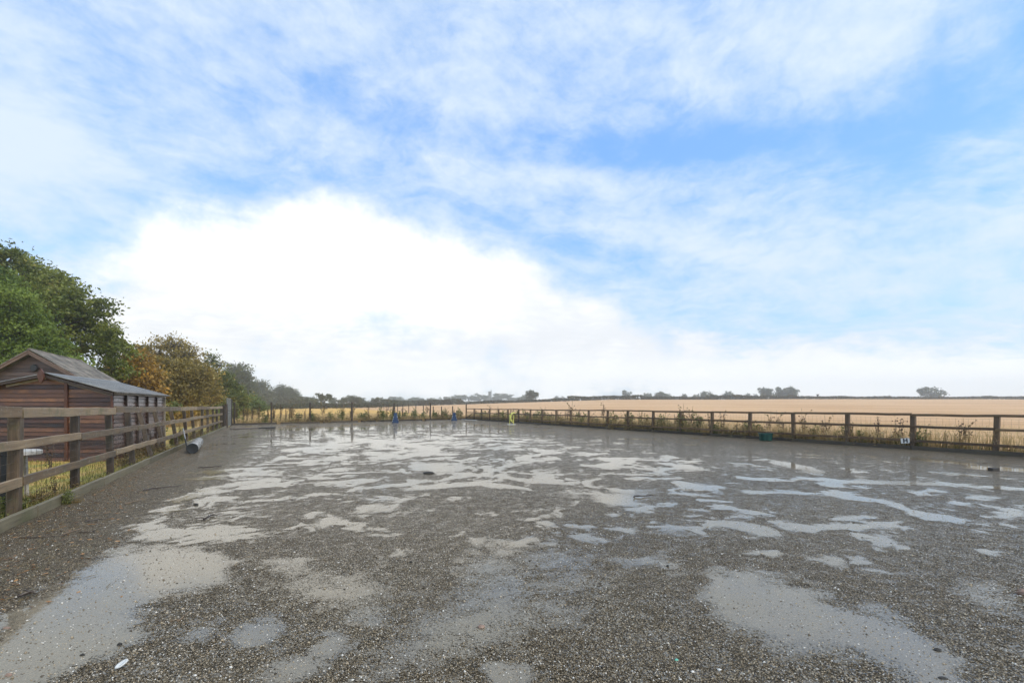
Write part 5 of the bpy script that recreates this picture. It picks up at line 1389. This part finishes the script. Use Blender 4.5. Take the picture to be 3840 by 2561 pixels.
n = 30000; Y = 3.5 + 27 * rng.random(n) ** 1.5; off = .2 + 7 * rng.random(n) ** 1.7
gx, gy = lineL(Y) - off * .89, Y - off * .456
ok = ~((gx < C0.x + .1) & (gy > C0.y - .1)); gx, gy = gx[ok], gy[ok]
grass('lawn_grass', gx, gy, .03, .13, .010, 1.0, 'grass', 'patchy yellow-green grass between the grey fence and the shed', z=np.full(len(gx), -.05), tmu=.55)
n = 3500; Y = 3.5 + 26 * rng.random(n); off = .03 + np.abs(rng.normal(0, .12, n))
grass('kerb_grass', lineL(Y) - off * .89 - .05, Y - off * .456, .06, .24, .010, .9, 'grass', 'tufts of grass growing behind the timber kerb', z=np.full(n, -.04), tmu=.45)
# fallen leaves
M['fallen'] = foliage('fallen_leaf', (.10, .05, .02), (.42, .22, .08), (.5, .3, .14), trans=.1)
n = 5200; Y = 2.6 + 24 * rng.random(n) ** 1.4; side_ = rng.random(n)
off = np.where(side_ < .72, -.3 - 5 * rng.random(n) ** 1.5, .08 + np.abs(rng.normal(0, .55, n)))
fx2, fy2 = lineL(Y) + off * .89, Y + off * .456
ok = ~((fx2 < C0.x + .1) & (fy2 > C0.y - .1)); fx2, fy2, off = fx2[ok], fy2[ok], off[ok]; n = len(fx2)
C_ = np.stack([fx2, fy2, np.where(off < 0, -.015, .014)], -1)
V, Fq, tt = leaf_quads(C_, .045, rng.random(n)); V[:, 2] = C_[:, 2].repeat(4) + (V[:, 2] - C_[:, 2].repeat(4)) * .25
o = np_mesh('fallen_leaves', V, Fq, M['fallen'], attrs={'tint': tt}); tag(o, 'brown and orange fallen leaves scattered by the grey fence', 'leaves', kind='stuff')
# thin roots and bark litter on the gravel by the kerb
n = 700; Y = 2.8 + 9 * rng.random(n) ** 1.3; off = .1 + np.abs(rng.normal(0, .55, n)); an = rng.normal(2.0, .5, n); ln = rng.uniform(.02, .12, n)
bx_, by_ = lineL(Y) + off * .89, Y + off * .456
e1_ = np.stack([bx_, by_, np.full(n, .012)], -1); dv = np.stack([np.cos(an), np.sin(an), 0*an], -1) * ln[:, None]; sv = np.stack([-np.sin(an), np.cos(an), 0*an], -1) * .0025
V = np.stack([e1_ - sv, e1_ + sv, e1_ + dv + sv * .6, e1_ + dv - sv * .6, e1_ + dv * .5 + np.array([0, 0, .005])], 1).reshape(-1, 3); kk = np.arange(n)[:, None] * 5
Fa = np.concatenate([kk + np.array([[0, 1, 4]]), kk + np.array([[1, 2, 4]]), kk + np.array([[2, 3, 4]]), kk + np.array([[3, 0, 4]])], 0)
o = np_mesh('bark_litter', V, Fa, M['weed_brown'], attrs={'tint': np.repeat(rng.random(n) * .8, 5)}); tag(o, 'fine bark and stem litter on the gravel by the kerb', 'litter', kind='stuff')

# ------------------------------------------------------------------ haze
hm = bpy.data.materials.new('haze'); hm.use_nodes = True
ht_ = NT(hm.node_tree)
for nd in list(hm.node_tree.nodes): hm.node_tree.nodes.remove(nd)
pv = ht_.node('ShaderNodeVolumePrincipled'); pv.inputs['Color'].default_value = (.99, .985, .965, 1); pv.inputs['Density'].default_value = .00105; pv.inputs['Anisotropy'].default_value = .72
ho = ht_.node('ShaderNodeOutputMaterial'); ht_.l.new(pv.outputs[0], ho.inputs['Volume'])
hb_ = MB().box((0, 400, 22), (2300, 1120, 56)).build('haze', hm)
tag(hb_, 'thin pale rain haze over the fields', 'haze', kind='stuff')
